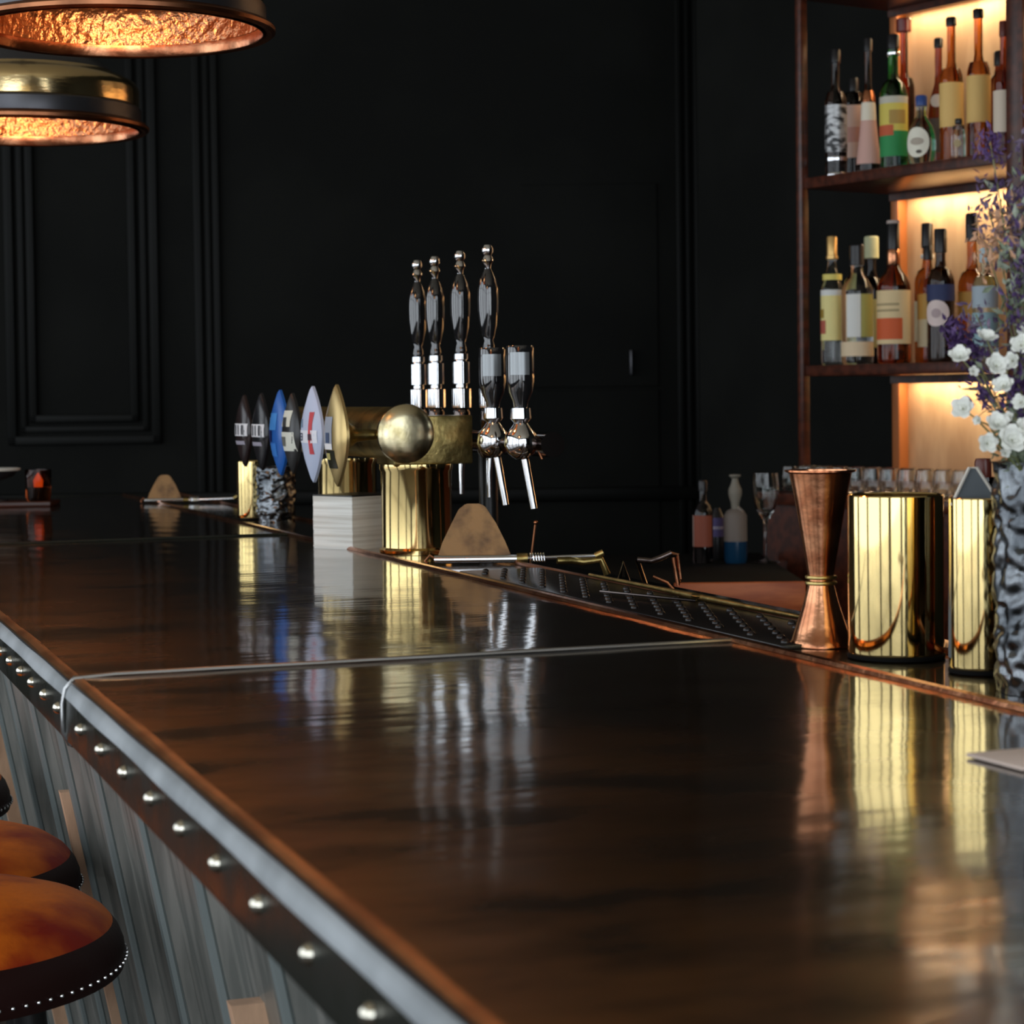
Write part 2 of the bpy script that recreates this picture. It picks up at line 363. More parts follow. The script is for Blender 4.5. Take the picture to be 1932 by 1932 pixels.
link('copper_rim', tube([(XR, -0.6 + 0.1 * i, BT + 0.0006) for i in range(57)], 0.0042, 8), M['copper'], bar)
link('outer_rim', tube([(X1 - 0.004, -0.6 + 0.1 * i, BT + 0.0004) for i in range(57)], 0.004, 8), M['dcopper'], bar)
# rivets on the edge band
rv = lathe([(0.0, 0.0050), (0.0019, 0.0047), (0.0036, 0.0036), (0.0047, 0.0019), (0.0051, 0)], 16)
rotbm(rv, Matrix.Rotation(radians(-90), 4, 'Y'))
r0 = link('rivet', rv, mat('rivet_nickel', (0.80, 0.76, 0.64), 0.12, 1.0), bar, loc=(X0, 0.72, 1.0525))
ys = [1.62 - 0.1 * i for i in range(9)] + [0.62, 0.52] + [1.745 + 0.0845 * i for i in range(12)]
for y in ys:
    c = r0.copy(); COL.objects.link(c); c.location = (X0, y, 1.0525); c.parent = bar
# ribbed front, leaning inwards towards the floor
SL = 0.2
def fx(z): return 0.325 + (1.02 - z) * SL
bm = bmesh.new()
prof = []; y = -0.6; random.seed(5)
cyc = [(0, 0), (0.10, 0), (0.108, -0.009), (0.122, -0.009), (0.128, 0.002), (0.138, 0.002), (0.144, -0.010), (0.165, -0.010), (0.172, 0), (0.205, 0), (0.21, 0.006), (0.218, 0.006), (0.224, 0)]
while y < 4.95:
    for p, q in cyc: prof.append((y + p, q))
    y += 0.275
A = [bm.verts.new((fx(1.02) + q, yy, 1.02)) for yy, q in prof]; C = [bm.verts.new((fx(0.0) + q, yy, 0.0)) for yy, q in prof]
for i in range(len(prof) - 1): bm.faces.new((A[i], A[i + 1], C[i + 1], C[i]))
link('ribbed_front', bm, M['panel'], bar)
for y in (-0.49 + 0.275 * k for k in range(0, 20)):
    bm = bmesh.new(); pts = [(fx(z) - 0.011, y + 0.008, z) for z in (1.015, 0.6, 0.02)]
    link('rib', tube(pts, 0.006, 8), M['panelrib'], bar)
for y in (0.65, 1.61, 2.57, 3.53):
    bm = bmesh.new(); zt = 0.835
    vs = []
    for z in (zt, 0.0):
        for dx, dy in ((-0.026, -0.009), (-0.026, 0.009), (0.0, 0.009), (0.0, -0.009)): vs.append(bm.verts.new((fx(z) + dx, y + dy, z)))
    for q in ((0, 1, 2, 3), (7, 6, 5, 4), (0, 4, 5, 1), (1, 5, 6, 2), (2, 6, 7, 3), (3, 7, 4, 0)): bm.faces.new([vs[i] for i in q])
    link('batten', bm, M['batten'], bar, False)

# rubber mat with nubs on the strip behind the rim
bm = B(XR + 0.010, X1 - 0.012, 1.64, 2.52, BT - 0.0005, BT + 0.0035, 0.001)
for i in range(26):
    for j in range(4):
        x = XR + 0.024 + j * 0.025 + (0.0125 if i % 2 else 0)
        if x > X1 - 0.018: continue
        c = lathe([(0.0042, 0), (0.0040, 0.0016), (0.0026, 0.0030), (0, 0.0035)], 10)
        rotbm(c, Matrix.Translation((x, 1.658 + i * 0.0335, BT + 0.0035)))
        me = bpy.data.meshes.new('t'); c.to_mesh(me); c.free(); bm.from_mesh(me); bpy.data.meshes.remove(me)
tag(link('bar_mat', bm, M['rubber']), 'black studded rubber mat on the strip behind the copper rim', 'bar mat')
ld = thing('service_ledge', 'dark metal ledge on the bartender side just below the bar top', 'ledge', (0, 0, 0))
link('ledge_top', B(X1 + 0.004, 1.15, 1.3, 3.9, 1.035, 1.045, 0.002), M['dchrome'], ld)
link('ledge_body', B(X1 + 0.004, 1.13, 1.35, 3.85, 0, 1.035), M['black'], ld, False)

# ------------------------------------------------------------------ pendant lamps
def pendant(loc, label, rz=0):
    t = thing('pendant_lamp', label, 'lamp', loc, rz, 'copper pendants over the bar')
    link('rim', lathe([(0.186, 0.006), (0.19, 0.0), (0.197, -0.002), (0.2015, 0.001), (0.202, 0.006), (0.198, 0.010), (0.188, 0.013), (0.186, 0.006)], 72), M['dcopper'], t)
    link('lip_ring', lathe([(0.1862, -0.001), (0.1852, -0.0016), (0.1842, 0.0), (0.1836, 0.015), (0.1862, 0.015)], 72), M['copper'], t)
    link('band', lathe([(0.184, 0.010), (0.189, 0.010), (0.190, 0.014), (0.190, 0.034), (0.187, 0.037), (0.184, 0.037), (0.184, 0.010)], 72), M['iron'], t)
    link('shade', lathe([(0.184, 0.036), (0.1865, 0.039), (0.1868, 0.064), (0.1855, 0.070), (0.180, 0.078), (0.165, 0.086), (0.149, 0.092), (0.146, 0.095)], 72), M['gold'], t)
    link('crown', lathe([(0.147, 0.093), (0.142, 0.100), (0.130, 0.107), (0.118, 0.120), (0.108, 0.128), (0.10, 0.15), (0.06, 0.19), (0.035, 0.20), (0.032, 0.25), (0.012, 0.26), (0.0, 0.262)], 60), M['iron'], t)
    link('liner', lathe([(0.1825, 0.014), (0.181, 0.036), (0.180, 0.052), (0.172, 0.065), (0.158, 0.075), (0.142, 0.082), (0.125, 0.100), (0.09, 0.14), (0.03, 0.16), (0, 0.16)], 72), M['hcopper'], t)
    link('bulb', lathe([(0, 0.052), (0.016, 0.056), (0.026, 0.07), (0.028, 0.084), (0.02, 0.105), (0.014, 0.12), (0.014, 0.15)], 24), M['bulb'], t)
    zt = ZC - loc[2]
    link('cord', tube([(0, 0, 0.26), (0, 0, zt - 0.02)], 0.004, 8), M['black'], t)
    link('ceiling_rose', lathe([(0, zt - 0.03), (0.04, zt - 0.028), (0.05, zt - 0.01), (0.05, zt - 0.001), (0, zt - 0.001)], 24), M['iron'], t)
    l = bpy.data.lights.new('bulb_light', 'POINT'); l.energy = 0.7; l.color = (1, 0.55, 0.25); l.shadow_soft_size = 0.03
    lo = bpy.data.objects.new('bulb_light', l); COL.objects.link(lo); lo.location = (loc[0], loc[1], loc[2] + 0.03)
    return t
pendant((0.46, 2.787, 1.776), 'copper pendant lamp nearest the camera, cut by the top of the frame')
pendant((0.43, 3.562, 1.742), 'copper and brass pendant lamp lower and farther over the bar')
pendant((0.49, 2.0, 1.80), 'copper pendant lamp unseen above the frame, added to light the near end of the bar')  # extra lamp out of view, added to light the near bar top

# ------------------------------------------------------------------ bar stools
def build_stool(x, y, zt, label, rz):
    t = thing('bar_stool', label, 'stool', (x, y, 0), rz, 'leather bar stools along the bar front')
    b = zt - 0.078
    link('seat', lathe([(0, zt), (0.05, zt - 0.001), (0.10, zt - 0.005), (0.14, zt - 0.011), (0.165, zt - 0.019), (0.181, zt - 0.030), (0.186, zt - 0.036)], 64), M['leather'], t)
    link('seat_side', lathe([(0.186, zt - 0.036), (0.192, zt - 0.044), (0.1965, zt - 0.056), (0.198, b + 0.006), (0.196, b), (0.0, b)], 64), M['shadeleather'], t)  # dark side leather; upper part is the dome's shade put into the colour
    bm = bmesh.new()
    for rr_, zz, n_, s_ in ((0.199, b + 0.010, 96, 0.0019),):
        for i in range(n_):
            a = 2 * pi * i / n_; ball(bm, (rr_ * cos(a), rr_ * sin(a), zz), s_, 6)
    link('nail_trim', bm, M['chrome'], t)
    for k in range(4):
        a = pi / 4 + k * pi / 2
        link('leg', tube([(0.11 * cos(a), 0.11 * sin(a), b + 0.002), (0.19 * cos(a), 0.19 * sin(a), 0.0)], [0.016, 0.012], 12), M['black'], t)
    link('foot_ring', tube([(0.165 * cos(2 * pi * i / 40), 0.165 * sin(2 * pi * i / 40), 0.26) for i in range(40)], 0.008, 8, closed=True), M['iron'], t)
    return t
build_stool(0.132, 2.075, 0.838, 'orange leather bar stool nearest the camera with a nail-trimmed seat', 0.3)
build_stool(0.152, 2.51, 0.814, 'orange leather bar stool just behind the nearest one', 0.9)
build_stool(0.125, 2.98, 0.826, 'leather bar stool third along, only its red edge in the frame', 0.1)

# ------------------------------------------------------------------ beer fount (brass T tower)
TX = 0.850
tw = thing('beer_fount', 'brass beer fount with round end cap, box head and two columns', 'beer tower', (0.885, 2.89, BT))
def rel(o, x, y, z): return (x - o.location.x, y - o.location.y, z - o.location.z)
for k, (yy, r, m) in enumerate(((0.0, 0.050, 'brass'), (0.37, 0.046, 'brass'))):
    link('column', rotbm(lathe([(0, 0), (r + 0.004, 0), (r + 0.004, 0.006), (r, 0.009), (r, 0.116), (r + 0.002, 0.119), (r + 0.002, 0.126), (0, 0.126)], 64), Matrix.Translation((0, yy, 0))), M['cbrass'], tw)
bm = bmesh.new(); bmesh.ops.create_cone(bm, cap_ends=True, segments=48, radius1=0.037, radius2=0.037, depth=0.66)
rotbm(bm, Matrix.Translation((TX - 0.885, 0.265, 0.170)) @ Matrix.Rotation(pi / 2, 4, 'X'))
link('cross_tube', bm, M['abrass'], tw)
cp = lathe([(0, 0.0085), (0.012, 0.0082), (0.024, 0.0068), (0.035, 0.004), (0.0405, 0.0), (0.0415, -0.004), (0.040, -0.008), (0, -0.008)], 56)
rotbm(cp, Matrix.Translation((TX - 0.885, -0.070, 0.170)) @ Matrix.Rotation(pi / 2, 4, 'X'))
link('end_cap', cp, M['capbrass'], tw)
link('box_head', B(-0.045, 0.070, -0.045, 0.045, 0.126, 0.194, 0.002), M['abrass'], tw)

# round badges on the customer side, held by short brass horns
BADGES = [
    (2.840, 0.054, 'gold', 'gold oval tap badge with grey and black panel, nearest the round end cap'),
    (2.972, 0.053, 'pale', 'pale blue and white tap badge with red stripe and dark lettering'),
    (3.094, 0.046, 'cream', 'cream and black tap badge behind the pale blue one'),
    (3.172, 0.050, 'blue', 'bright blue tap badge'),
    (3.298, 0.047, 'black', 'black tap badge with white lettering behind the blue one'),
    (3.422, 0.045, 'black2', 'dark tap badge farthest along the fount'),
]
def vesica(r, n=40, p=1.45):
    pts = []
    for i in range(n):
        a = 2 * pi * i / n; c, s = cos(a), sin(a)
        v = s; pts.append((r * 1.0 * math.copysign(max(0.0, 1 - abs(v) ** 1.75) ** 0.95 if abs(v) < 1 else 0.0, c) + 0.0004 * c, r * 1.30 * v))
    return pts
def plate(r, x0, x1, p=1.45):
    """convex plaque facing -x; rim then bulge"""
    bm = bmesh.new(); base = vesica(r, 40, p)
    rings = []
    for k, (sc, x) in enumerate(((0.96, x1), (1.0, x1), (1.0, x0 + 0.004), (0.93, x0 + 0.001), (0.7, x0 - 0.004), (0.4, x0 - 0.007))):
        rings.append([bm.verts.new((x, u * sc, v * sc)) for u, v in base])
    for A, C in zip(rings, rings[1:]):
        for i in range(len(base)): bm.faces.new((A[i], A[(i + 1) % len(base)], C[(i + 1) % len(base)], C[i]))
    bm.faces.new(rings[0]); bm.faces.new(rings[-1][::-1]); return bm
def bulge_x(u, v, r):
    lo, hi = 0.02, 1.3
    for _ in range(24):
        q = (lo + hi) / 2; k = abs(v) / (1.3 * r * q)
        if k < 1 and abs(u) <= q * r * (1 - k ** 1.75) ** 0.95: hi = q
        else: lo = q
    for (qa, xa), (qb, xb) in (((0, -0.007), (0.4, -0.007)), ((0.4, -0.007), (0.7, -0.004)), ((0.7, -0.004), (0.93, 0.001)), ((0.93, 0.001), (1.0, 0.004)), ((1.0, 0.004), (1.3, 0.01))):
        if q <= qb: return xa + (xb - xa) * (q - qa) / (qb - qa)
    return 0.01
def patch(r, y0, y1, z0, z1, n=6, off=0.0012):
    """inked patch laid over the bulge"""
    bm = bmesh.new(); g = []
    for i in range(n + 1):
        row = []
        for j in range(n + 1):
            u = y0 + (y1 - y0) * i / n; v = z0 + (z1 - z0) * j / n
            row.append(bm.verts.new((bulge_x(u, v, r) - off * 0.6, u, v)))
        g.append(row)
    for i in range(n):
        for j in range(n): bm.faces.new((g[i][j], g[i + 1][j], g[i + 1][j + 1], g[i][j + 1]))
    return bm
for y, r, kind, lab in BADGES:
    t = thing('tap_badge', lab, 'beer badge', (0.752, y, 1.249), 0, 'badges on the brass fount')
    # +y is the far side, the camera sees the -y half to its right
    face = {'gold': flat(0.55, 0.40, 0.17, 0.3, 0.8), 'pale': flat(0.50, 0.56, 0.72), 'cream': flat(0.02, 0.02, 0.02, 0.3),
            'blue': flat(0.015, 0.11, 0.42, 0.3), 'black': flat(0.012, 0.012, 0.014, 0.2), 'black2': flat(0.02, 0.012, 0.012, 0.2)}[kind]
    pl = link('plaque', plate(r, 0.0, 0.008), face, t)
    horn = lathe([(r * 0.85, 0), (r * 0.66, 0.004), (r * 0.34, 0.014), (r * 0.18, 0.026), (0.008, 0.040), (0.007, 0.058)], 36)
    rotbm(horn, Matrix.Translation((0.007, 0, 0)) @ Matrix.Rotation(pi / 2, 4, 'Y'))
    link('horn', horn, M['abrass'] if kind != 'black2' else M['dchrome'], t)
    if kind == 'gold':
        link('panel', patch(r, -0.018, 0.022, -0.016, 0.026), flat(0.33, 0.36, 0.42), pl)
        link('white_band', patch(r, -0.018, 0.022, -0.019, -0.011, off=0.002), flat(0.8, 0.8, 0.8), pl)
        link('emblem', patch(r, -0.006, 0.012, -0.010, 0.004, off=0.0022), flat(0.05, 0.08, 0.16), pl)
        link('dark_foot', patch(r, -0.022, 0.026, -0.045, -0.020), flat(0.02, 0.02, 0.01, 0.25), pl)
        link('gold_mark', patch(r, -0.008, 0.012, -0.033, -0.024, off=0.0022), flat(0.45, 0.38, 0.12), pl)
    if kind == 'pale':
        link('red_stripe', patch(r, -0.032, -0.019, -0.028, 0.032), flat(0.55, 0.05, 0.06), pl)
        link('white_band', patch(r, -0.045, 0.046, -0.012, 0.006, off=0.0014), flat(0.78, 0.80, 0.86), pl)
        for q in range(2):
            for ya, yb, za, zb in ((0, 0.003, 0, 0.011), (0.009, 0.012, 0, 0.011), (0, 0.012, 0.0095, 0.011), (0, 0.012, 0.005, 0.0065), (0, 0.012, 0, 0.0015)):
                link('letter', patch(r, 0.010 + q * 0.018 + ya, 0.010 + q * 0.018 + yb, -0.009 + za, -0.009 + zb, 2, 0.0024), flat(0.02, 0.03, 0.08), pl)
        link('dark_mark', patch(r, -0.031, -0.020, -0.008, 0.001, off=0.0026), flat(0.06, 0.01, 0.02), pl)
        link('blue_block', patch(r, 0.012, 0.040, 0.010, 0.022), flat(0.20, 0.30, 0.42), pl)
    if kind == 'cream':
        link('cream_top', patch(r, -0.024, 0.026, 0.010, 0.034), flat(0.66, 0.65, 0.54), pl)
        link('cream_panel', patch(r, -0.036, 0.038, -0.026, 0.002), flat(0.66, 0.67, 0.58), pl)
        link('dark_ring', patch(r, -0.010, 0.010, 0.010, 0.024, off=0.002), flat(0.02, 0.02, 0.02), pl)
        link('grey_letters', patch(r, -0.006, 0.022, -0.019, -0.005, off=0.002), flat(0.12, 0.12, 0.1), pl)
    if kind == 'blue':
        link('light_blue', patch(r, -0.020, 0.026, 0.004, 0.030), flat(0.06, 0.26, 0.66, 0.3), pl)
        link('navy_band', patch(r, 0.006, 0.040, -0.014, 0.004, off=0.0016), flat(0.004, 0.012, 0.09, 0.3), pl)
        link('lower_blue', patch(r, -0.016, 0.022, -0.036, -0.016), flat(0.04, 0.20, 0.60, 0.3), pl)
    if kind.startswith('black'):
        link('white_band', patch(r, -0.040, 0.040, -0.008, 0.012), flat(0.70, 0.70, 0.72), pl)
        for q in range(4): link('letter', patch(r, -0.030 + q * 0.017, -0.024 + q * 0.017, -0.006, 0.010, 2, 0.0024), flat(0.03, 0.03, 0.04), pl)
        link('grey_band', patch(r, -0.030, 0.034, -0.022, -0.016), flat(0.30, 0.28, 0.34), pl)

# ------------------------------------------------------------------ tall black tap handles on a dark rail
rail = thing('tap_rail', 'dark chrome rail carrying the black-handled beer taps', 'beer tower', (1.0, 2.6, BT))
link('rail_tube', tube([(0, 0.045, 0.155), (0, 0.72, 0.155)], 0.017, 20), M['dchrome'], rail)
for y in (0.34, 0.66): link('post', tube([(0.01, y, -0.035), (0.01, y, 0.15)], 0.014, 20), M['black'], rail)
def tall_handle(x, y, label):
    t = thing('beer_tap', label, 'beer tap', (x, y, 1.19), 0, 'tall black beer tap handles')
    link('knob', lathe([(0, 0.328), (0.005, 0.327), (0.0082, 0.322), (0.0082, 0.317), (0.005, 0.312), (0.0075, 0.308), (0.0085, 0.304), (0.005, 0.299), (0.0042, 0.29)], 24), M['chrome'], t)
    link('grip', lathe([(0.004, 0.294), (0.007, 0.288), (0.0115, 0.278), (0.0145, 0.264), (0.015, 0.250), (0.0145, 0.232), (0.012, 0.212), (0.009, 0.198), (0.0065, 0.190), (0.0085, 0.183), (0.009, 0.178), (0.006, 0.174)], 32), M['lacquer'], t)
    link('ferrule', lathe([(0.006, 0.176), (0.0105, 0.174), (0.0105, 0.166), (0.008, 0.164), (0.0128, 0.162), (0.0128, 0.130), (0.009, 0.128), (0.009, 0.124), (0.0145, 0.122), (0.0145, 0.094), (0.010, 0.090)], 32), M['chrome'], t)
    link('stem', lathe([(0.010, 0.092), (0.013, 0.086), (0.013, 0.062), (0.018, 0.058), (0.018, 0.030), (0.012, 0.022), (0, 0.020)], 28), M['dchrome'], t)
    link('spout', tube([(0.0, 0, 0.03), (-0.002, 0, 0.0), (-0.002, 0, -0.035)], [0.006, 0.004, 0.003], 12), M['chrome'], t)
    return t
tall_handle(1.0, 3.245, 'tall black tap handle farthest left of the four')
tall_handle(1.0, 3.153, 'tall black tap handle second from the left of the four')
tall_handle(1.0, 3.028, 'tall black tap handle third from the left of the four')
tall_handle(1.0, 2.901, 'tall black tap handle nearest and highest of the four')
def short_handle(x, y, label):
    t = thing('beer_tap', label, 'beer tap', (x, y, 1.15), 0, 'short black beer taps with angled chrome spouts')
    link('handle', lathe([(0, 0.218), (0.017, 0.217), (0.0185, 0.214), (0.0185, 0.17), (0.016, 0.155), (0.010, 0.142), (0.009, 0.132)], 32), M['lacquer'], t)
    lb = lathe([(0.0189, 0.178), (0.0189, 0.208)], 12, a0=radians(205), a1=radians(290)); link('name_plate', lb, flat(0.30, 0.32, 0.33, 0.3, 0.6), t)
    link('valve', lathe([(0.008, 0.136), (0.013, 0.134), (0.014, 0.120), (0.009, 0.114), (0.013, 0.108), (0.021, 0.098), (0.023, 0.085), (0.018, 0.074), (0.008, 0.066), (0, 0.065)], 32), M['chrome'], t)
    sp = T * 0.004 + Vector((0, 0, 0.07)); ep = T * 0.016 + Vector((0, 0, 0.0))
    link('spout', tube([sp, sp.lerp(ep, 0.5), ep], [0.0055, 0.005, 0.0045], 14), M['chrome'], t)
    link('lever', tube([(0, 0, 0.10), tuple(T * 0.02 + Vector((0, 0, 0.085))), tuple(T * 0.028 + Vector((0, 0, 0.066)))], 0.0022, 8), M['copper'], t)
    link('coupling', tube([(0.0, 0, 0.086), (1.0 - x, 0.01, 0.086)], 0.010, 14), M['dchrome'], t)
    return t
short_handle(0.965, 2.785, 'short black tap with grey plate, left of the two by the brass box')
short_handle(0.965, 2.672, 'short black tap with grey plate, right of the two by the brass box')

# ------------------------------------------------------------------ brass cups, jigger, vases
def cup(x, y, r, h, label, group='brass cups on the bar'):
    t = thing('brass_cup', label, 'cup', (x, y, BT), 0, group)
    link('body', lathe([(0, 0.001), (r - 0.004, 0.0), (r - 0.001, 0.0025), (r, 0.006), (r, h - 0.001), (r - 0.0008, h), (r - 0.0018, h - 0.001), (r - 0.002, 0.006), (0, 0.004)], 96), M['cbrass'], t)
    link('base_ring', lathe([(r - 0.003, 0.0), (r + 0.0006, 0.0005), (r + 0.0008, 0.003), (r - 0.001, 0.0045)], 72), M['matte'], t)
    return t
cup(0.889, 1.553, 0.0395, 0.135, 'wide polished brass cup beside the copper jigger')
cup(0.9005, 1.440, 0.0255, 0.137, 'slim polished brass cup beside the black hammered vase, grey napkin in it')
cup(0.858, 3.83, 0.026, 0.108, 'small far brass cup under the dark tap badges')
nk = thing('napkin', 'grey napkin folded to a white-edged point in the slim brass cup', 'napkin', (0.894, 1.442, BT + 0.012), -YAW)
bm = bmesh.new()
tri = [(-0.019, 0.0), (0.019, 0.0), (0.021, 0.118), (0.002, 0.147), (-0.004, 0.147), (-0.018, 0.118)]
extr([(p, q) for p, q in tri], -0.004, 0.004, 'y', bm)
link('fold', bm, flat(0.13, 0.15, 0.165), nk, False)
link('hem', tube([(0.021, -0.005, 0.118), (0.002, -0.005, 0.148), (-0.004, -0.005, 0.148), (-0.018, -0.005, 0.119)], 0.0013, 6), M['paper'], nk)

jg = thing('jigger', 'copper hourglass jigger with beaded waist on the rim strip', 'jigger', (0.872, 1.652, BT))
jg.scale = (1.32, 1.32, 1.0)
link('cup_body', lathe([(0, 0.02), (0.017, 0.002), (0.0215, 0.0), (0.0215, 0.002), (0.0195, 0.006), (0.0165, 0.018), (0.012, 0.036), (0.0092, 0.050), (0.0080, 0.056),
     (0.0088, 0.064), (0.0115, 0.085), (0.0150, 0.112), (0.0185, 0.138), (0.0205, 0.150), (0.0235, 0.1515), (0.0235, 0.153), (0.020, 0.1525), (0.0180, 0.138), (0.0145, 0.112), (0.008, 0.07), (0, 0.066)], 64), M['copper'], jg)
for z in (0.0545, 0.0595): link('waist_ring', lathe([(0.008, z - 0.002), (0.0102, z - 0.001), (0.0106, z + 0.0003), (0.0102, z + 0.0015), (0.008, z + 0.0022)], 40), M['abrass'], jg)

def hammered_vase(x, y, r, h, label):
    t = thing('vase', label, 'vase', (x, y, BT), 0, 'black hammered vases')
    bm = bmesh.new(); nu, nv = 110, int(110 * h / (2 * pi * r) * 1.0) ; rings = []
    random.seed(int(h * 1000))
    dents = [(random.uniform(0, 2 * pi), random.uniform(0, h), random.uniform(0.004, 0.0075), random.uniform(0.0010, 0.0022)) for _ in range(int(h * r * 1.7e5))]
    for j in range(nv + 1):
        z = h * j / nv; ring = []
        for i in range(nu):
            a = 2 * pi * i / nu; d = 0
            for (da, dz, dr, dd) in dents:
                if abs(dz - z) > dr: continue
                u = (a - da + pi) % (2 * pi) - pi; q = ((u * r / 1.5) ** 2 + (z - dz) ** 2) / (dr * dr)
                if q < 1: d += dd * (1 - q) ** 2
            rr_ = r - 0.003 * (1 - min(1, z / 0.012)) - min(d, 0.004)
            ring.append(bm.verts.new((rr_ * cos(a), rr_ * sin(a), z)))
        rings.append(ring)
    for A, C in zip(rings, rings[1:]):
        for i in range(nu): bm.faces.new((A[i], A[(i + 1) % nu], C[(i + 1) % nu], C[i]))
    inner = [bm.verts.new(((r - 0.006) * cos(2 * pi * i / nu), (r - 0.006) * sin(2 * pi * i / nu), h - 0.001)) for i in range(nu)]
    deep = [bm.verts.new(((r - 0.008) * cos(2 * pi * i / nu), (r - 0.008) * sin(2 * pi * i / nu), 0.01)) for i in range(nu)]
    for A, C in ((rings[-1], inner), (inner, deep)):
        for i in range(nu): bm.faces.new((A[i], A[(i + 1) % nu], C[(i + 1) % nu], C[i]))
    bm.faces.new(rings[0]); bm.faces.new(deep[::-1])
    o = link('vase_body', bm, M['vase'], t)
    for p in o.data.polygons: p.use_smooth = True
    return t
VX, VY = 0.889, 1.327
hammered_vase(VX, VY, 0.0435, 0.168, 'black hammered metal vase of flowers beside the brass cups')
hammered_vase(0.887, 3.76, 0.037, 0.100, 'small black hammered vase behind the stacked cards')

# stack of cards
st = thing('card_stack', 'block of stacked cream cards in front of the second fount column', 'cards', (0.842, 3.05, BT - 0.001), radians(28))
random.seed(2); zz = 0.0
for k in range(26):
    bm = B(-0.050 + random.uniform(-.0005, .0005), 0.038 + random.uniform(-.0005, .0005), -0.042, 0.042, zz, zz + 0.0024, 0)
    zz += 0.003
    if k == 0: allb = bm
    else:
        me = bpy.data.meshes.new('t'); bm.to_mesh(me); bm.free(); allb.from_mesh(me); bpy.data.meshes.remove(me)
box(allb, -0.0493, 0.0373, -0.0413, 0.0413, 0, zz - 0.001)
link('cards', allb, M['cardstack'], st, False)
link('top_card', B(-0.050, 0.038, -0.042, 0.042, zz, zz + 0.0015, 0), M['black'], st, False)
link('ring_hole', rotbm(lathe([(0, 0.001), (0.0045, 0.001), (0.0045, -0.001)], 16), Matrix.Translation((0.030, -0.0422, 0.030)) @ Matrix.Rotation(pi / 2, 4, 'X')), M['black'], st)

# ------------------------------------------------------------------ leather flap holders with chrome rods
def flap(x, y, s, label, rl, full=True):
    t = thing('napkin_clamp', label, 'bar tool', (x, y, BT), -YAW, 'tan leather flaps with chrome rods')
    poly = [(-0.050, 0.004), (-0.042, 0.028), (-0.030, 0.053), (-0.021, 0.071), (-0.012, 0.078), (0.006, 0.078), (0.013, 0.074), (0.026, 0.053), (0.038, 0.028), (0.048, 0.004)]
    bm = extr([(a * s, b * s) for a, b in poly], 0.0, 0.007)
    bmesh.ops.bevel(bm, geom=[e for e in bm.edges], offset=0.0012, segments=2, affect='EDGES')
    link('flap', rotbm(bm, Matrix.Rotation(radians(-14), 4, 'X')), M['tan'], t)
    link('clamp_bar', tube([(-0.052 * s, -0.008, 0.007), (0.060 * s, -0.008, 0.007)], 0.0055 * s, 14), M['chrome'], t)
    link('brass_ring', tube([(0.052 * s, -0.008, 0.007), (0.066 * s, -0.008, 0.007)], 0.0072 * s, 14), M['abrass'], t)
    link('rod', tube([(0.060 * s, -0.008, 0.007), (0.060 * s + rl, -0.004, 0.009)], 0.0028, 10), M['chrome'], t)
    bm = bmesh.new()
    link('coil', tube([(0.068 * s + 0.020 * i / 40, -0.008 + 0.006 * cos(i * 0.9), 0.008 + 0.006 * sin(i * 0.9)) for i in range(41)], 0.0012, 6), M['chrome'], t)
    link('loop', tube([(-0.046 * s, 0, 0.004), (-0.058 * s, 0.0, 0.012), (-0.064 * s, 0, 0.004), (-0.060 * s, -0.004, 0.002)], 0.0018, 8), M['dcopper'], t)
    link('rod_end', tube([(0.060 * s + rl, -0.004, 0.009), (0.070 * s + rl, -0.004, 0.0135)], 0.0045, 10), M['abrass'], t)
    if full:
        link('arch', tube([(rl + 0.012, -0.012, 0.004), (rl + 0.030, -0.008, 0.004), (rl + 0.046, 0, 0.001), (rl + 0.070, 0, 0.004), (rl + 0.078, 0, -0.016)], 0.0048, 10), M['abrass'], t)
    return t
flap(0.893, 2.655, 1.04, 'tan leather flap clamped on a chrome rod beside the near brass column', 0.095)
flap(0.83, 4.55, 0.80, 'small tan leather flap with chrome rod at the far end of the bar', 0.10, False)
# long spoon and chrome stick on the mat edge
sp = thing('bar_spoon', 'long brass bar spoon lying along the outer edge of the rubber mat', 'spoon', (0.932, 2.05, BT + 0.007))
link('twisted_shaft', tube([(0.001, 0.30, 0), (0.002, 0.10, 0.0), (0, 0.0, 0.0), (0.002, -0.28, 0.0)], [0.002, 0.0025, 0.0038, 0.0017], 10), M['abrass'], sp)
link('bowl', rotbm(ball(bmesh.new(), (0, 0, 0), 0.010, 16, (0.7, 1.4, 0.25)), Matrix.Translation((0.0, -0.01, 0.001))), M['abrass'], sp)
tag(link('stirring_stick', tube([(0.858, 2.13, BT + 0.0085), (0.905, 1.985, BT + 0.0085)], 0.0015, 8), M['dchrome']), 'thin chrome stick lying across the rubber mat', 'stick')
# copper tongs on the ledge
tg = thing('copper_tongs', 'dark copper tongs and clip standing on the ledge behind the mat', 'tongs', (1.075, 2.51, 1.045), -YAW)
link('arm', tube([(-0.035, 0, 0.018), (-0.030, 0, 0.040), (-0.024, 0, 0.018), (-0.030, 0, 0.004)], 0.003, 8), M['dchrome'], tg)
link('arm', tube([(0.030, 0, 0.052), (0.040, 0, 0.050), (0.044, 0.004, 0.018), (0.040, 0, 0.010), (0.034, 0, 0.046)], 0.0026, 8), M['copper'], tg)
link('bridge', tube([(-0.012, 0, 0.044), (0.006, 0, 0.042), (0.018, 0, 0.046), (0.032, 0, 0.052)], 0.004, 10), M['dchrome'], tg)
link('curl', tube([(0.008, 0, 0.022), (0.026, 0, 0.014), (0.038, 0, 0.0), (0.040, 0, 0.003)], 0.0018, 8), M['dcopper'], tg)
link('foot', rotbm(ball(bmesh.new(), (0, 0, 0), 0.007, 12), Matrix.Translation((-0.002, 0, 0.007))), M['dchrome'], tg)
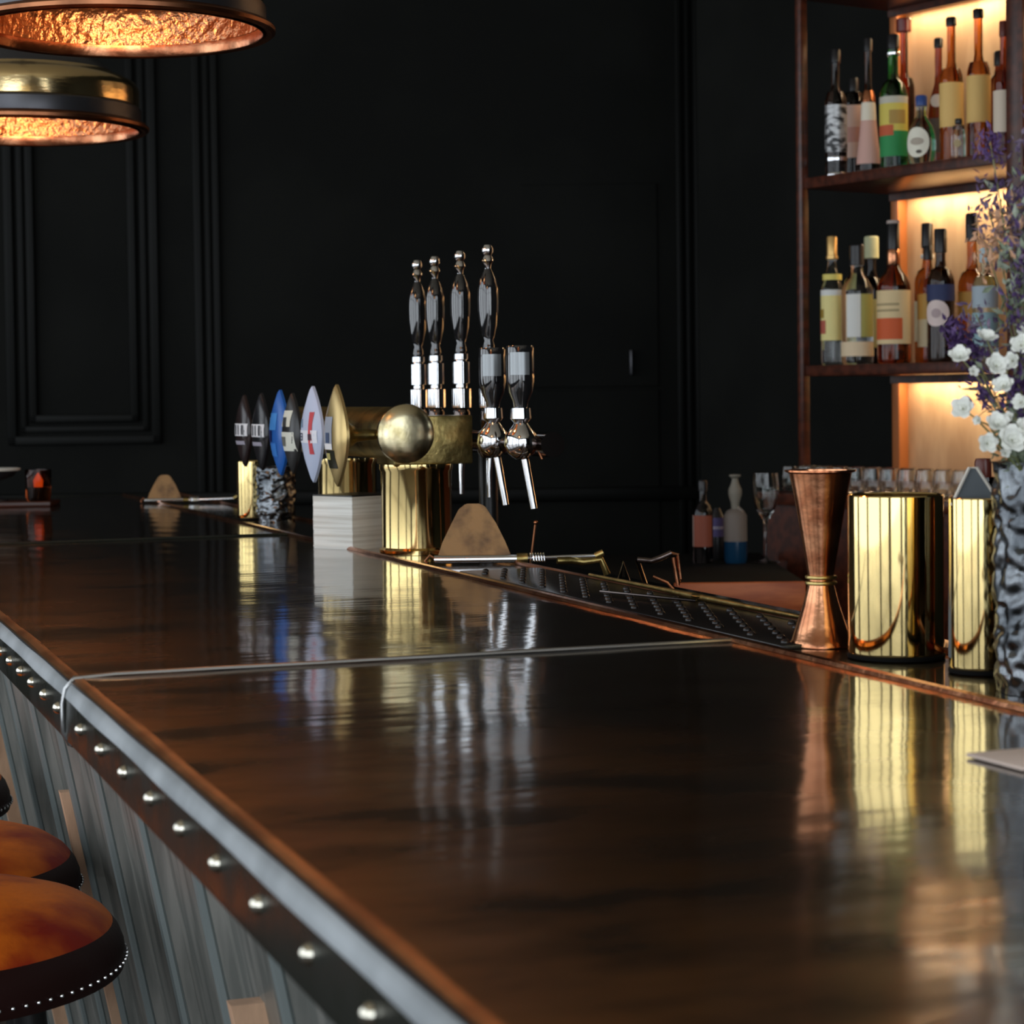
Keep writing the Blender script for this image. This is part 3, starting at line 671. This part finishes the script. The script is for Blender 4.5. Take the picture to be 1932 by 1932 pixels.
link('pin', tube([(0.0, 0, 0.007), (-0.012, 0, 0.044)], 0.003, 8), M['dchrome'], tg)
sg = thing('swizzle_rod', 'thin copper rod leaning upright behind the leather flap', 'rod', (1.02, 2.80, 1.045), -YAW)
link('rod', tube([(0.0, 0, 0.0), (0.010, 0.0, 0.075)], 0.0016, 8), M['dcopper'], sg)
link('tip', ball(bmesh.new(), (0.0105, 0, 0.078), 0.0032, 10), M['copper'], sg)

# card on the bar at right
cr = B(-0.055, 0.055, -0.028, 0.028, 0.0, 0.0022, 0.0006)
tag(link('menu_card', cr, M['menu'], loc=(0.737, 1.082, BT + 0.0008), rot=(0, 0, radians(3))), 'pale pink card lying on the bar at the right edge', 'card')

# far end left: plate and amber light on a board
fb = thing('serving_board', 'dark wooden board at the far left end of the bar', 'board', (0.50, 4.62, BT), -YAW)
link('board', B(-0.20, 0.11, -0.05, 0.05, 0.0, 0.012, 0.003), M['shelf'], fb)
ds = thing('dish', 'shallow white-rimmed dish on the dark board at the left edge', 'dish', (0.478, 4.60, BT + 0.012), 0)
link('bowl', lathe([(0, 0.0), (0.03, 0.0), (0.03, 0.004), (0.008, 0.010), (0.008, 0.042), (0.04, 0.052), (0.052, 0.066), (0.050, 0.067), (0.038, 0.056), (0, 0.050)], 40), M['iron'], ds)
link('rim', lathe([(0.050, 0.065), (0.055, 0.065), (0.056, 0.069), (0.050, 0.070)], 40), M['paper'], ds)
tl = thing('tealight_glass', 'small glowing amber tealight glass on the dark board', 'candle', (0.566, 4.565, BT + 0.012), 0)
link('glass', lathe([(0, 0.0), (0.022, 0.0), (0.026, 0.006), (0.028, 0.066), (0.0265, 0.066), (0.024, 0.030), (0, 0.028)], 28), M['damber'], tl)
link('flame', lathe([(0, 0.0285), (0.009, 0.030), (0.010, 0.044), (0.006, 0.052), (0, 0.060)], 14), M['glow'], tl)

# ------------------------------------------------------------------ bottles
def put(name, prof, m, parent, seg=32, **k): return link(name, lathe(prof, seg, **k), m, parent)
LA = radians(228)                          # labels face the bar side
def label_patch(r, z0, z1, m, parent, name='label', half=100, c=0.0, off=0.0006):
    return put(name, [(r + off, z0), (r + off, z1)], m, parent, 28, a0=LA + c - radians(half), a1=LA + c + radians(half))
def bottle(loc, label, h, r, gl, cap, shape='round', labels=(), capl=0.05, neck=None, neckr=None, sh=None, capr=None, group='spirit bottles', name='liquor_bottle', capm=None, ring=None):
    """h total height, r body radius; labels = (z0, z1, colour[, half, dz])"""
    t = thing(name, label, 'bottle', loc, 0, group)
    nr = neckr or r * 0.36; hs = sh or h * 0.58; hn = neck or hs + r * 1.1
    if shape == 'slope': body = [(r * 0.99, 0.004), (r, 0.01), (r, hs * 0.55), (r * 0.92, hs * 0.75), (r * 0.68, hs), (nr * 1.15, hn), (nr, hn + 0.02), (nr, h - capl)]
    elif shape == 'cone': body = [(r * 0.97, 0.003), (r, 0.012), (r * 0.98, 0.03), (0.0185, 0.09), (0.0160, 0.12), (0.0150, 0.150), (0.0098, 0.184), (nr, 0.20), (nr, h - capl)]
    elif shape == 'square': body = [(r * 0.98, 0.003), (r, 0.008), (r, hs), (r * 0.96, hs + 0.006), (r * 0.6, hs + 0.014), (nr * 1.2, hs + 0.022), (nr, hs + 0.03), (nr, h - capl)]
    elif shape == 'squat': body = [(r * 0.7, 0.0), (r * 0.92, 0.01), (r, 0.035), (r * 1.0, 0.055), (r * 0.86, 0.08), (r * 0.5, 0.098), (nr, 0.108), (nr, h - capl)]
    else: body = [(r * 0.98, 0.003), (r, 0.01), (r, hs), (r * 0.95, hs + 0.01), (r * 0.75, hs + 0.025), (nr * 1.25, hn), (nr, hn + 0.015), (nr, h - capl)]
    put('glass_body', [(0, 0.0), (r * 0.9, 0.0)] + body + [(nr * 1.15, h - capl + 0.001), (0, h - capl + 0.002)], M[gl], t, 8 if shape == 'square8' else 36)
    cr_ = capr or nr * 1.25
    put('cap', [(0, h), (cr_ * 0.85, h), (cr_, h - 0.003), (cr_, h - capl), (cr_ * 0.9, h - capl - 0.001), (0, h - capl - 0.001)], cap, t, 24)
    if ring: put('neck_ring', [(nr * 1.2, ring[0]), (nr * 1.45, ring[0] + 0.002), (nr * 1.45, ring[1] - 0.002), (nr * 1.2, ring[1])], ring[2], t, 24)
    for L in labels: label_patch(r, L[0], L[1], L[2], t, half=L[3] if len(L) > 3 else 110, c=L[4] if len(L) > 4 else 0, off=L[5] if len(L) > 5 else 0.0006)
    return t
K = flat(0.012, 0.011, 0.012, 0.3); GOLD = flat(0.72, 0.45, 0.16, 0.3, 0.6)
CREAM = flat(0.72, 0.64, 0.42); WHITE = flat(0.72, 0.72, 0.68); YEL = flat(0.80, 0.62, 0.16)
GM = 'bottles on the middle shelf'; GU = 'bottles on the upper shelf'
Z1, Z2 = 1.3605, 1.7795
t = bottle(bb(0.044, 0.05, Z1), 'bottle with yellow label and gold cork cap, first at the left of the middle shelf', 0.288, 0.0255, 'clear', GOLD, labels=[(0.055, 0.155, flat(0.78, 0.68, 0.28)), (0.155, 0.168, WHITE, 90)], capl=0.044, capr=0.0115, sh=0.165, neck=0.215, group=GM, ring=(0.236, 0.246, GOLD))
label_patch(0.0255, 0.190, 0.203, flat(0.72, 0.6, 0.15), t, 'neck_label', 100, off=-0.004)
label_patch(0.0255, 0.070, 0.100, flat(0.45, 0.10, 0.06), t, 'red_mark', 30, -0.9, 0.0012)
label_patch(0.0255, 0.105, 0.125, flat(0.35, 0.22, 0.03), t, 'dark_mark', 25, -1.0, 0.0012)
t = bottle(bb(0.013, 0.20, Z1), 'bottle with pale green wax cap standing at the back of the middle shelf', 0.295, 0.029, 'dglass', flat(0.55, 0.56, 0.33), labels=[(0.04, 0.15, flat(0.50, 0.48, 0.20))], capl=0.05, capr=0.0165, group=GM)
t = bottle(bb(0.113, 0.06, Z1), 'clear bottle with narrow white label and cream base band, second on the middle shelf', 0.265, 0.0355, 'clear', K, labels=[(0.018, 0.050, flat(0.74, 0.58, 0.38)), (0.060, 0.155, WHITE, 26)], capl=0.045, group=GM, sh=0.160)
label_patch(0.0355, 0.060, 0.155, flat(0.38, 0.36, 0.10), t, 'green_panel', 30, 1.0)
t = bottle(bb(0.228, 0.06, Z1), 'bottle with cream and red-orange label and tall black cap on the middle shelf', 0.307, 0.036, 'damber', K, labels=[(0.042, 0.158, flat(0.74, 0.56, 0.30))], capl=0.06, capr=0.0135, group=GM, sh=0.165)
label_patch(0.036, 0.052, 0.098, flat(0.62, 0.10, 0.02), t, 'red_band', 62, -0.35, 0.0012)
label_patch(0.036, 0.125, 0.130, flat(0.40, 0.30, 0.15), t, 'print_line', 50, -0.35, 0.0012)
label_patch(0.036, 0.112, 0.117, flat(0.40, 0.30, 0.15), t, 'print_line', 50, -0.35, 0.0012)
put('cap_top', [(0, 0.310), (0.0135, 0.310), (0.0145, 0.307), (0.0145, 0.303), (0, 0.303)], flat(0.42, 0.34, 0.30), t)
put('copper_collar', [(0.0135, 0.247), (0.0145, 0.245), (0.0145, 0.215), (0.0135, 0.213)], M['copper'], t)
t = bottle(bb(0.262, 0.13, Z1), 'amber bottle with tall gold and cream label between two bottles on the middle shelf', 0.255, 0.023, 'amber', K, labels=[(0.035, 0.095, CREAM), (0.095, 0.150, flat(0.66, 0.40, 0.10))], capl=0.03, group=GM, sh=0.158)
t = bottle(bb(0.17, 0.22, Z1), 'amber bottle with a tall black cap at the back of the middle shelf', 0.314, 0.0285, 'amber', K, capl=0.055, capr=0.013, group=GM, labels=[(0.05, 0.14, CREAM)], ring=(0.235, 0.245, WHITE))
t = bottle(bb(0.349, 0.08, Z1), 'navy bottle with round pink-white label on the middle shelf', 0.284, 0.0290, 'dglass', K, labels=[(0.130, 0.165, flat(0.02, 0.03, 0.10))], capl=0.05, capr=0.0135, group=GM, sh=0.17)
def round_patch(r, zc, rad, m, parent, name, c=0.0, off=0.0014, sx=1.0):
    bm = bmesh.new(); n = 28; ctr = bm.verts.new(((r + off) * cos(LA + c), (r + off) * sin(LA + c), zc))
    prev = []
    for q in (0.5, 1.0):
        ring = []
        for i in range(n):
            a = 2 * pi * i / n; u = rad * q * cos(a) * sx / r; v = zc + rad * q * sin(a)
            ring.append(bm.verts.new(((r + off) * cos(LA + c + u), (r + off) * sin(LA + c + u), v)))
        for i in range(n):
            if q == 0.5: bm.faces.new((ctr, ring[i], ring[(i + 1) % n]))
            else: bm.faces.new((prev[i], ring[i], ring[(i + 1) % n], prev[(i + 1) % n]))
        prev = ring
    return link(name, bm, m, parent)
round_patch(0.029, 0.104, 0.028, flat(0.74, 0.60, 0.56), t, 'round_label', -0.15)
round_patch(0.029, 0.104, 0.010, flat(0.45, 0.34, 0.34), t, 'label_mark', -0.15, 0.0022)
t = bottle(bb(0.368, 0.155, Z1), 'amber bottle with orange label and black capsule behind the flowers', 0.318, 0.0300, 'amber', K, labels=[(0.100, 0.150, flat(0.70, 0.36, 0.08))], capl=0.058, capr=0.0135, group=GM, sh=0.165)
t = bottle(bb(0.486, 0.07, Z1), 'pale blue faceted bottle standing behind the flowers on the middle shelf', 0.235, 0.0265, 'bluegl', flat(0.5, 0.62, 0.66), labels=[(0.03, 0.10, flat(0.30, 0.46, 0.50)), (0.11, 0.155, flat(0.42, 0.50, 0.56))], capl=0.03, group=GM, sh=0.15)
t = bottle(bb(0.53, 0.20, Z1), 'golden bottle half hidden by the flowers at the back of the middle shelf', 0.29, 0.029, 'amber', GOLD, labels=[(0.05, 0.13, flat(0.7, 0.4, 0.15))], capl=0.045, group=GM)
# upper shelf
t = bottle(bb(0.049, 0.06, Z2), 'silver-grey embossed bottle, first at the left of the upper shelf', 0.285, 0.0245, 'dglass', K, labels=[(0.055, 0.160, mat('silver_script', (0.42, 0.42, 0.42), 0.35, 0.5, col2=(0.03, 0.03, 0.03), nscale=38, stretch=(1, 1, 2.2), lo=0.45, hi=0.58))], capl=0.03, group=GU, sh=0.165, ring=(0.003, 0.008, M['chrome']))
put('foot_ring', [(0.0245, 0.0), (0.0258, 0.002), (0.0258, 0.008), (0.0245, 0.010)], M['chrome'], t)
put('silver_band', [(0.0248, 0.036), (0.0252, 0.038), (0.0252, 0.043), (0.0248, 0.045)], M['chrome'], t)
t = bottle(bb(-0.02, 0.18, Z2), 'dark bottle with pink label at the back left of the upper shelf', 0.238, 0.0262, 'dglass', K, labels=[(0.055, 0.175, flat(0.66, 0.45, 0.36))], capl=0.03, group=GU, sh=0.18)
label_patch(0.0262, 0.09, 0.125, flat(0.55, 0.28, 0.22), t, 'label_mark', 40, 0.2, 0.0012)
t = bottle(bb(0.132, 0.08, Z2), 'long-necked dark bottle with pink skirt and white collar on the upper shelf', 0.299, 0.0262, 'dglass', K, 'cone', capl=0.028, group=GU, sh=0.170, neck=0.20, neckr=0.0075)
put('white_collar', [(0.0148, 0.158), (0.0158, 0.150), (0.0170, 0.122), (0.0168, 0.118)], flat(0.78, 0.70, 0.56), t)
put('copper_collar', [(0.0110, 0.184), (0.0150, 0.170), (0.0158, 0.158)], M['copper'], t)
put('pink_skirt', [(0.0172, 0.118), (0.0198, 0.090), (0.0268, 0.032), (0.0268, 0.022)], flat(0.62, 0.36, 0.30), t)
t = bottle(bb(0.211, 0.08, Z2), 'green bottle with yellow and green label and silver neck ring on the upper shelf', 0.296, 0.0300, 'green', K, labels=[(0.030, 0.085, flat(0.02, 0.26, 0.07)), (0.085, 0.145, flat(0.68, 0.55, 0.10)), (0.145, 0.160, flat(0.55, 0.52, 0.42))], capl=0.03, group=GU, sh=0.165, ring=(0.250, 0.258, M['chrome']))
label_patch(0.03, 0.075, 0.098, flat(0.55, 0.10, 0.03), t, 'red_mark', 45, -0.6, 0.0013)
label_patch(0.03, 0.100, 0.130, flat(0.42, 0.26, 0.06), t, 'brown_mark', 35, 0.5, 0.0013)
t = bottle(bb(0.101, 0.22, Z2), 'tall bottle with round dark red stopper at the back of the upper shelf', 0.36, 0.0235, 'damber', flat(0.16, 0.02, 0.015, 0.15), capl=0.03, group=GU, sh=0.20, capr=0.017)
t = bottle(bb(0.315, 0.06, Z2), 'squat pale bottle with white oval label on the upper shelf', 0.150, 0.0305, 'bluegl', flat(0.03, 0.07, 0.25, 0.3), 'squat', capl=0.022, group=GU, capr=0.0125)
round_patch(0.031, 0.048, 0.032, flat(0.82, 0.78, 0.64), t, 'oval_label', -0.12, 0.0015, 0.82)
round_patch(0.031, 0.050, 0.008, flat(0.45, 0.38, 0.30), t, 'label_mark', -0.12, 0.0022, 1.8)
round_patch(0.031, 0.028, 0.004, flat(0.10, 0.08, 0.06), t, 'label_seal', 0.02, 0.0022, 1.5)
t = bottle(bb(0.218, 0.21, Z2), 'slim brown bottle with white shoulder patch behind the squat bottle', 0.298, 0.0255, 'damber', K, 'slope', labels=[(0.045, 0.12, flat(0.10, 0.07, 0.05))], capl=0.02, group=GU, sh=0.17, neckr=0.008)
round_patch(0.0225, 0.158, 0.014, flat(0.75, 0.66, 0.58), t, 'shoulder_patch', 0.0, 0.002)
t = bottle(bb(0.364, 0.10, Z2), 'bottle with plain golden-yellow label and black stopper, left of the matching pair', 0.312, 0.0248, 'amber', K, labels=[(0.078, 0.172, flat(0.78, 0.50, 0.16))], capl=0.018, group=GU, sh=0.178, capr=0.0115)
t = bottle(bb(0.437, 0.105, Z2), 'bottle with plain golden-yellow label and black stopper, right of the matching pair', 0.318, 0.0245, 'amber', K, labels=[(0.080, 0.178, flat(0.78, 0.50, 0.16))], capl=0.018, group=GU, sh=0.182, capr=0.0115)
t = bottle(bb(0.40, 0.21, Z2), 'broad dark red-brown bottle at the back right of the upper shelf', 0.244, 0.0310, 'damber', K, capl=0.03, group=GU, sh=0.16)
t = bottle(bb(0.550, 0.06, Z2), 'bottle with tall cream label against the right divider on the upper shelf', 0.272, 0.0215, 'damber', flat(0.14, 0.03, 0.02, 0.3), labels=[(0.045, 0.130, flat(0.78, 0.66, 0.52))], capl=0.03, group=GU, sh=0.145)
t = bottle(bb(0.447, 0.035, Z2), 'miniature clear bottle in front of the yellow-labelled pair', 0.084, 0.0145, 'clear', K, 'round', capl=0.010, group=GU, sh=0.045, neckr=0.006)
round_patch(0.0145, 0.032, 0.008, flat(0.42, 0.32, 0.16), t, 'seal', 0.0, 0.0008)

# short glasses in a row on the back-bar slab
def tumbler():
    t = thing('shot_glass', 'small clear glass in the row on the back-bar slab', 'glass', (0, 0, 0), 0, 'small glasses in a row on the back-bar slab')
    link('glass', lathe([(0, 0.0), (0.010, 0.0), (0.016, 0.006), (0.0195, 0.018), (0.0195, 0.034), (0.0165, 0.056), (0.0158, 0.056), (0.0185, 0.034), (0.0185, 0.018), (0.015, 0.010), (0, 0.008)], 28), M['clear'], t)
    link('rim', lathe([(0.0158, 0.0555), (0.0162, 0.0568), (0.0168, 0.0555)], 28), M['clear'], t)
    return t
g0 = tumbler(); first = True
for row, tt in ((0, -0.06), (1, -0.012)):
    for s in [0.02 + 0.052 * i + 0.01 * row for i in range(11)]:
        g = g0 if first else copy_tree(g0); first = False
        g.location = bb(s, tt, 1.0802); g['label'] = ('small clear glass in the front row on the back-bar slab' if row == 0 else 'small clear glass in the second row on the back-bar slab')
        g['group'] = 'front row of small glasses' if row == 0 else 'second row of small glasses'

# things on the low back counter
ZB = 0.9485
def fwp(u, dd, z): v = T * u + FW * dd; return Vector((v.x, v.y, z))
bt = thing('sauce_bottle', 'dark bottle with red label on the low back counter', 'bottle', fwp(0.395, 4.42, ZB))
put('glass_body', [(0, 0), (0.020, 0), (0.021, 0.01), (0.021, 0.105), (0.016, 0.118), (0.008, 0.13), (0.008, 0.165)], M['dglass'], bt)
put('cap', [(0.0, 0.172), (0.008, 0.172), (0.0095, 0.168), (0.0095, 0.150)], K, bt)
label_patch(0.021, 0.035, 0.100, flat(0.25, 0.06, 0.03), bt, c=0.3, half=60)
label_patch(0.021, 0.035, 0.100, flat(0.30, 0.20, 0.17), bt, c=-1.0, half=15)
so = thing('soap_dispenser', 'white pump dispenser with blue base on the low back counter', 'dispenser', fwp(0.462, 4.42, ZB))
put('bottle_body', [(0, 0), (0.022, 0), (0.024, 0.01), (0.024, 0.045)], flat(0.005, 0.035, 0.08, 0.2), so)
put('label', [(0.0242, 0.045), (0.0242, 0.098), (0.018, 0.108), (0.010, 0.112)], flat(0.17, 0.14, 0.12), so)
link('pump', lathe([(0.008, 0.11), (0.009, 0.125), (0.014, 0.142), (0.014, 0.152), (0.008, 0.165), (0.006, 0.175), (0.012, 0.180), (0.012, 0.183), (0, 0.184)], 24), flat(0.22, 0.20, 0.16), so)
link('nozzle', tube([(0, 0, 0.12), tuple(T * 0.012 - FW * 0.01 + Vector((0, 0, 0.108))), tuple(T * 0.014 - FW * 0.012 + Vector((0, 0, 0.094)))], 0.004, 8), flat(0.22, 0.19, 0.16), so)
cl = thing('cleaning_bottle', 'small bottle with purple label beside the pump dispenser', 'bottle', fwp(0.432, 4.5, ZB))
put('bottle_body', [(0, 0), (0.016, 0), (0.018, 0.008), (0.018, 0.085), (0.010, 0.10), (0.006, 0.11), (0.0, 0.111)], K, cl)
label_patch(0.018, 0.05, 0.09, flat(0.10, 0.08, 0.22), cl)
label_patch(0.018, 0.066, 0.072, flat(0.4, 0.36, 0.45), cl, 'label_line', 60, 0, 0.001)
wg = thing('wine_glass', 'stemmed wine glass on the low back counter', 'glass', fwp(0.525, 4.42, ZB))
link('bowl', lathe([(0.0, 0.088), (0.008, 0.090), (0.020, 0.112), (0.027, 0.140), (0.028, 0.160), (0.025, 0.186), (0.0243, 0.186), (0.0268, 0.160), (0.026, 0.140), (0.019, 0.114), (0, 0.094)], 36), M['clear'], wg)
link('stem', lathe([(0.004, 0.090), (0.0062, 0.086), (0.0036, 0.080), (0.0026, 0.05), (0.003, 0.012), (0.006, 0.006)], 20), M['clear'], wg)
link('foot', lathe([(0, 0.006), (0.006, 0.006), (0.026, 0.002), (0.028, 0.0), (0, 0.0)], 36), M['clear'], wg)
# amber bottle behind the slim cup
ab = bottle(Vector((0.935, 1.493, BT)), 'dark amber bottle hidden between the slim brass cup and the black vase', 0.165, 0.015, 'damber', flat(0.10, 0.02, 0.012, 0.3), labels=[], capl=0.02, group='bitters', name='bitters_bottle', sh=0.125)

# ------------------------------------------------------------------ flowers in the black vase
random.seed(11)
PX = 0.000388
def fpt(px, py, dep=0.0):
    """a spot in the bouquet: sideways, height and depth from the vase"""
    a = (px - 1958) * PX; z = 1.3 + (735 - py) * PX
    return Vector((VX, VY, 0)) + T * a + FW * dep + Vector((0, 0, z))
def blossom_bm(c, r, up=Vector((0, 0, 1))):
    bm = bmesh.new(); up = up.normalized(); u = up.orthogonal().normalized(); v = up.cross(u)
    for ring, (n, rad, tilt) in enumerate(((5, 1.0, 0.5), (5, 0.8, 0.9), (4, 0.45, 1.3))):
        for i in range(n):
            a = 2 * pi * (i + 0.5 * ring) / n + random.uniform(-.15, .15)
            d = (u * cos(a) + v * sin(a)); tip = c + d * r * rad * cos(tilt * 0.6) + up * r * rad * sin(tilt) * 0.9
            side = d.cross(up) * r * 0.46 * rad; b = c - up * r * 0.25
            mid = c.lerp(tip, 0.62) + up * r * 0.06
            vs = [bm.verts.new(p) for p in (b, mid - side, tip - side * 0.45, tip + side * 0.45, mid + side)]
            lip = bm.verts.new(mid + d * r * 0.16)
            for q in ((0, 1), (1, 2), (2, 3), (3, 4), (4, 0)): bm.faces.new((vs[q[0]], vs[q[1]], lip))
    return bm
MOUTH = Vector((VX, VY, BT + 0.150))
def sprig_path(end, droop=0.0):
    s = MOUTH + Vector((random.uniform(-.012, .012), random.uniform(-.012, .012), -0.05))
    e = Vector(end); mid = s.lerp(e, 0.45) + Vector((0, 0, 0.035)) + (MOUTH - e) * 0.08
    pts = []
    for i in range(9):
        q = i / 8; pts.append(s * (1 - q) ** 2 + mid * 2 * q * (1 - q) + e * q * q)
    return pts
def white_sprig(spots, label):
    t = thing('white_flower_sprig', label, 'flower', MOUTH, 0, 'white flower sprigs in the black vase')
    off = MOUTH
    main = sprig_path(fpt(*spots[0][:3]))
    bm = tube([p - off for p in main], [0.0013 - 0.0008 * i / 8 for i in range(9)], 6)
    for sp_ in spots[1:]:
        e = fpt(*sp_[:3]); s = main[random.choice((4, 5, 6))]
        m_ = s.lerp(e, 0.5) + Vector((0, 0, 0.006)); tube([s - off, m_ - off, e - off], [0.0009, 0.0007, 0.0005], 5, bm)
    link('stem', bm, M['stem'], t)
    for sp_ in spots:
        c = fpt(*sp_[:3]) - off; r = sp_[3] * PX
        link('blossom', blossom_bm(c, r * 1.35, Vector((-0.5, -0.6, 0.35)) + Vector((random.uniform(-.5, .5), random.uniform(-.5, .5), random.uniform(-.3, .5)))), M['white'], t)
white_sprig([(1775, 768, -0.03, 17), (1802, 790, -0.03, 7), (1835, 797, -0.035, 17)], 'white flower sprig reaching farthest left, against the lit panel')
white_sprig([(1813, 832, -0.04, 15), (1856, 826, -0.045, 21), (1846, 850, -0.04, 8)], 'lowest white flower sprig above the slim brass cup')
white_sprig([(1890, 806, -0.045, 20), (1908, 762, -0.04, 15), (1880, 758, -0.03, 12), (1860, 785, -0.03, 8)], 'white flower sprig just above the vase mouth')
white_sprig([(1915, 868, -0.042, 20), (1928, 830, -0.04, 16), (1900, 840, -0.04, 9)], 'white flower sprig hanging over the vase rim')
white_sprig([(1775, 672, -0.02, 16), (1800, 700, -0.02, 8)], 'white flower sprig beside the dark purple tuft')
white_sprig([(1824, 640, -0.02, 16), (1836, 690, -0.03, 17), (1866, 682, -0.03, 13), (1850, 728, -0.03, 16)], 'white flower sprig over the middle shelf edge')
white_sprig([(1888, 652, -0.02, 15), (1915, 698, -0.03, 18), (1905, 628, -0.01, 13), (1925, 660, -0.02, 12)], 'upper white flower sprig at the right edge')
def tuft_sprig(end, n, spread, m, label, rad=5, mname='purple', length=0.05, group='purple flower sprigs in the black vase'):
    t = thing('purple_flower_sprig', label, 'flower', MOUTH, 0, group)
    e = fpt(*end); pts = sprig_path(e); off = MOUTH
    link('stem', tube([p - off for p in pts], [0.0013 - 0.0008 * i / 8 for i in range(9)], 6), M['stem'], t)
    d = (pts[-1] - pts[-3]).normalized(); bm = bmesh.new()
    for i in range(n):
        q = random.uniform(-1, 0.25); c = e - off + d * length * q + Vector([random.gauss(0, spread) for _ in range(3)])
        ln = random.uniform(0.5, 1.4) * rad * PX * 2.0
        a = Vector([random.gauss(0, 1) for _ in range(3)]) + d * 1.2; a.normalize(); s = a.orthogonal().normalized() * ln * 0.32
        s = Matrix.Rotation(random.uniform(0, 6.28), 3, a) @ s; k = a.cross(s) * 0.5
        v = [bm.verts.new(x) for x in (c - a * ln * 0.6, c + s, c + a * ln, c - s, c + k)]
        bm.faces.new((v[0], v[1], v[4])); bm.faces.new((v[1], v[2], v[4])); bm.faces.new((v[2], v[3], v[4])); bm.faces.new((v[3], v[0], v[4]))
    link('blossom_tuft', bm, M[m], t, False)
    bm = bmesh.new()
    for i in range(7):
        p = pts[random.choice((3, 4, 5, 6, 7))] - off; a = Vector([random.gauss(0, 1) for _ in range(3)]); a.normalize()
        s = a.orthogonal().normalized() * 0.0022; L = random.uniform(0.012, 0.026)
        v = [bm.verts.new(x) for x in (p, p + a * L * .5 + s, p + a * L, p + a * L * .5 - s)]; bm.faces.new(v)
    link('leaves', bm, M['leaf'], t, False)
TUFTS = [((1850, 268, 0.01), 'purple', 80, .0055, 'lilac sprig highest and alone, over the upper shelf edge', 5, .012),
         ((1925, 235, 0.0), 'lilac', 90, .006, 'lilac sprig at the right edge level with the upper bottles', 6, .03),
         ((1850, 380, 0.02), 'lilac', 70, .006, 'lilac sprig pointing left below the upper shelf', 5, .03),
         ((1895, 378, 0.0), 'lilac', 200, .009, 'thick lilac sprig below the upper shelf', 6, .045),
         ((1930, 400, -0.01), 'leaf', 200, .010, 'grey-green leafy sprig at the right edge', 7, .05),
         ((1882, 420, 0.01), 'peach', 70, .007, 'peach coloured sprig among the lilac', 9, .03),
         ((1845, 455, 0.02), 'peach', 50, .006, 'small peach sprig over the bottle necks', 6, .02),
         ((1925, 480, -0.02), 'purple', 220, .010, 'deep purple sprig at the right edge beside the middle bottles', 6, .05),
         ((1930, 560, -0.02), 'purple', 200, .010, 'deep purple sprig at the right edge under another purple one', 6, .05),
         ((1885, 500, 0.0), 'leaf', 120, .008, 'pale leafy sprig in the middle of the bouquet', 8, .06),
         ((1778, 622, 0.0), 'purple', 110, .0052, 'deep purple tuft reaching farthest left', 6, .02),
         ((1822, 592, 0.01), 'lilac', 50, .0055, 'lilac tuft right of the deep purple one', 6, .03),
         ((1880, 585, 0.0), 'lilac', 70, .008, 'lilac tuft before the pale blue bottle', 5, .04),
         ((1800, 652, 0.0), 'purple', 70, .006, 'small purple tuft under the leftmost one', 6, .02),
         ((1910, 692, -0.03), 'purple', 110, .007, 'purple tuft among the white flowers at right', 6, .02),
         ((1880, 720, -0.02), 'purple', 90, .007, 'purple tuft among the white flowers in the middle', 6, .02),
         ((1820, 738, -0.01), 'purple', 50, .005, 'small dark purple tuft over the lit lower panel', 6, .01),
         ((1905, 770, -0.01), 'leaf', 160, .012, 'leafy sprig low in the bouquet', 8, .05),
         ((1870, 855, -0.02), 'leaf', 60, .006, 'drooping green leaves beside the vase rim', 8, .02)]
for end, m, n_, spr, lab, rad, ln in TUFTS: tuft_sprig(end, int(n_ * 1.35), spr, m, lab, rad, length=ln)
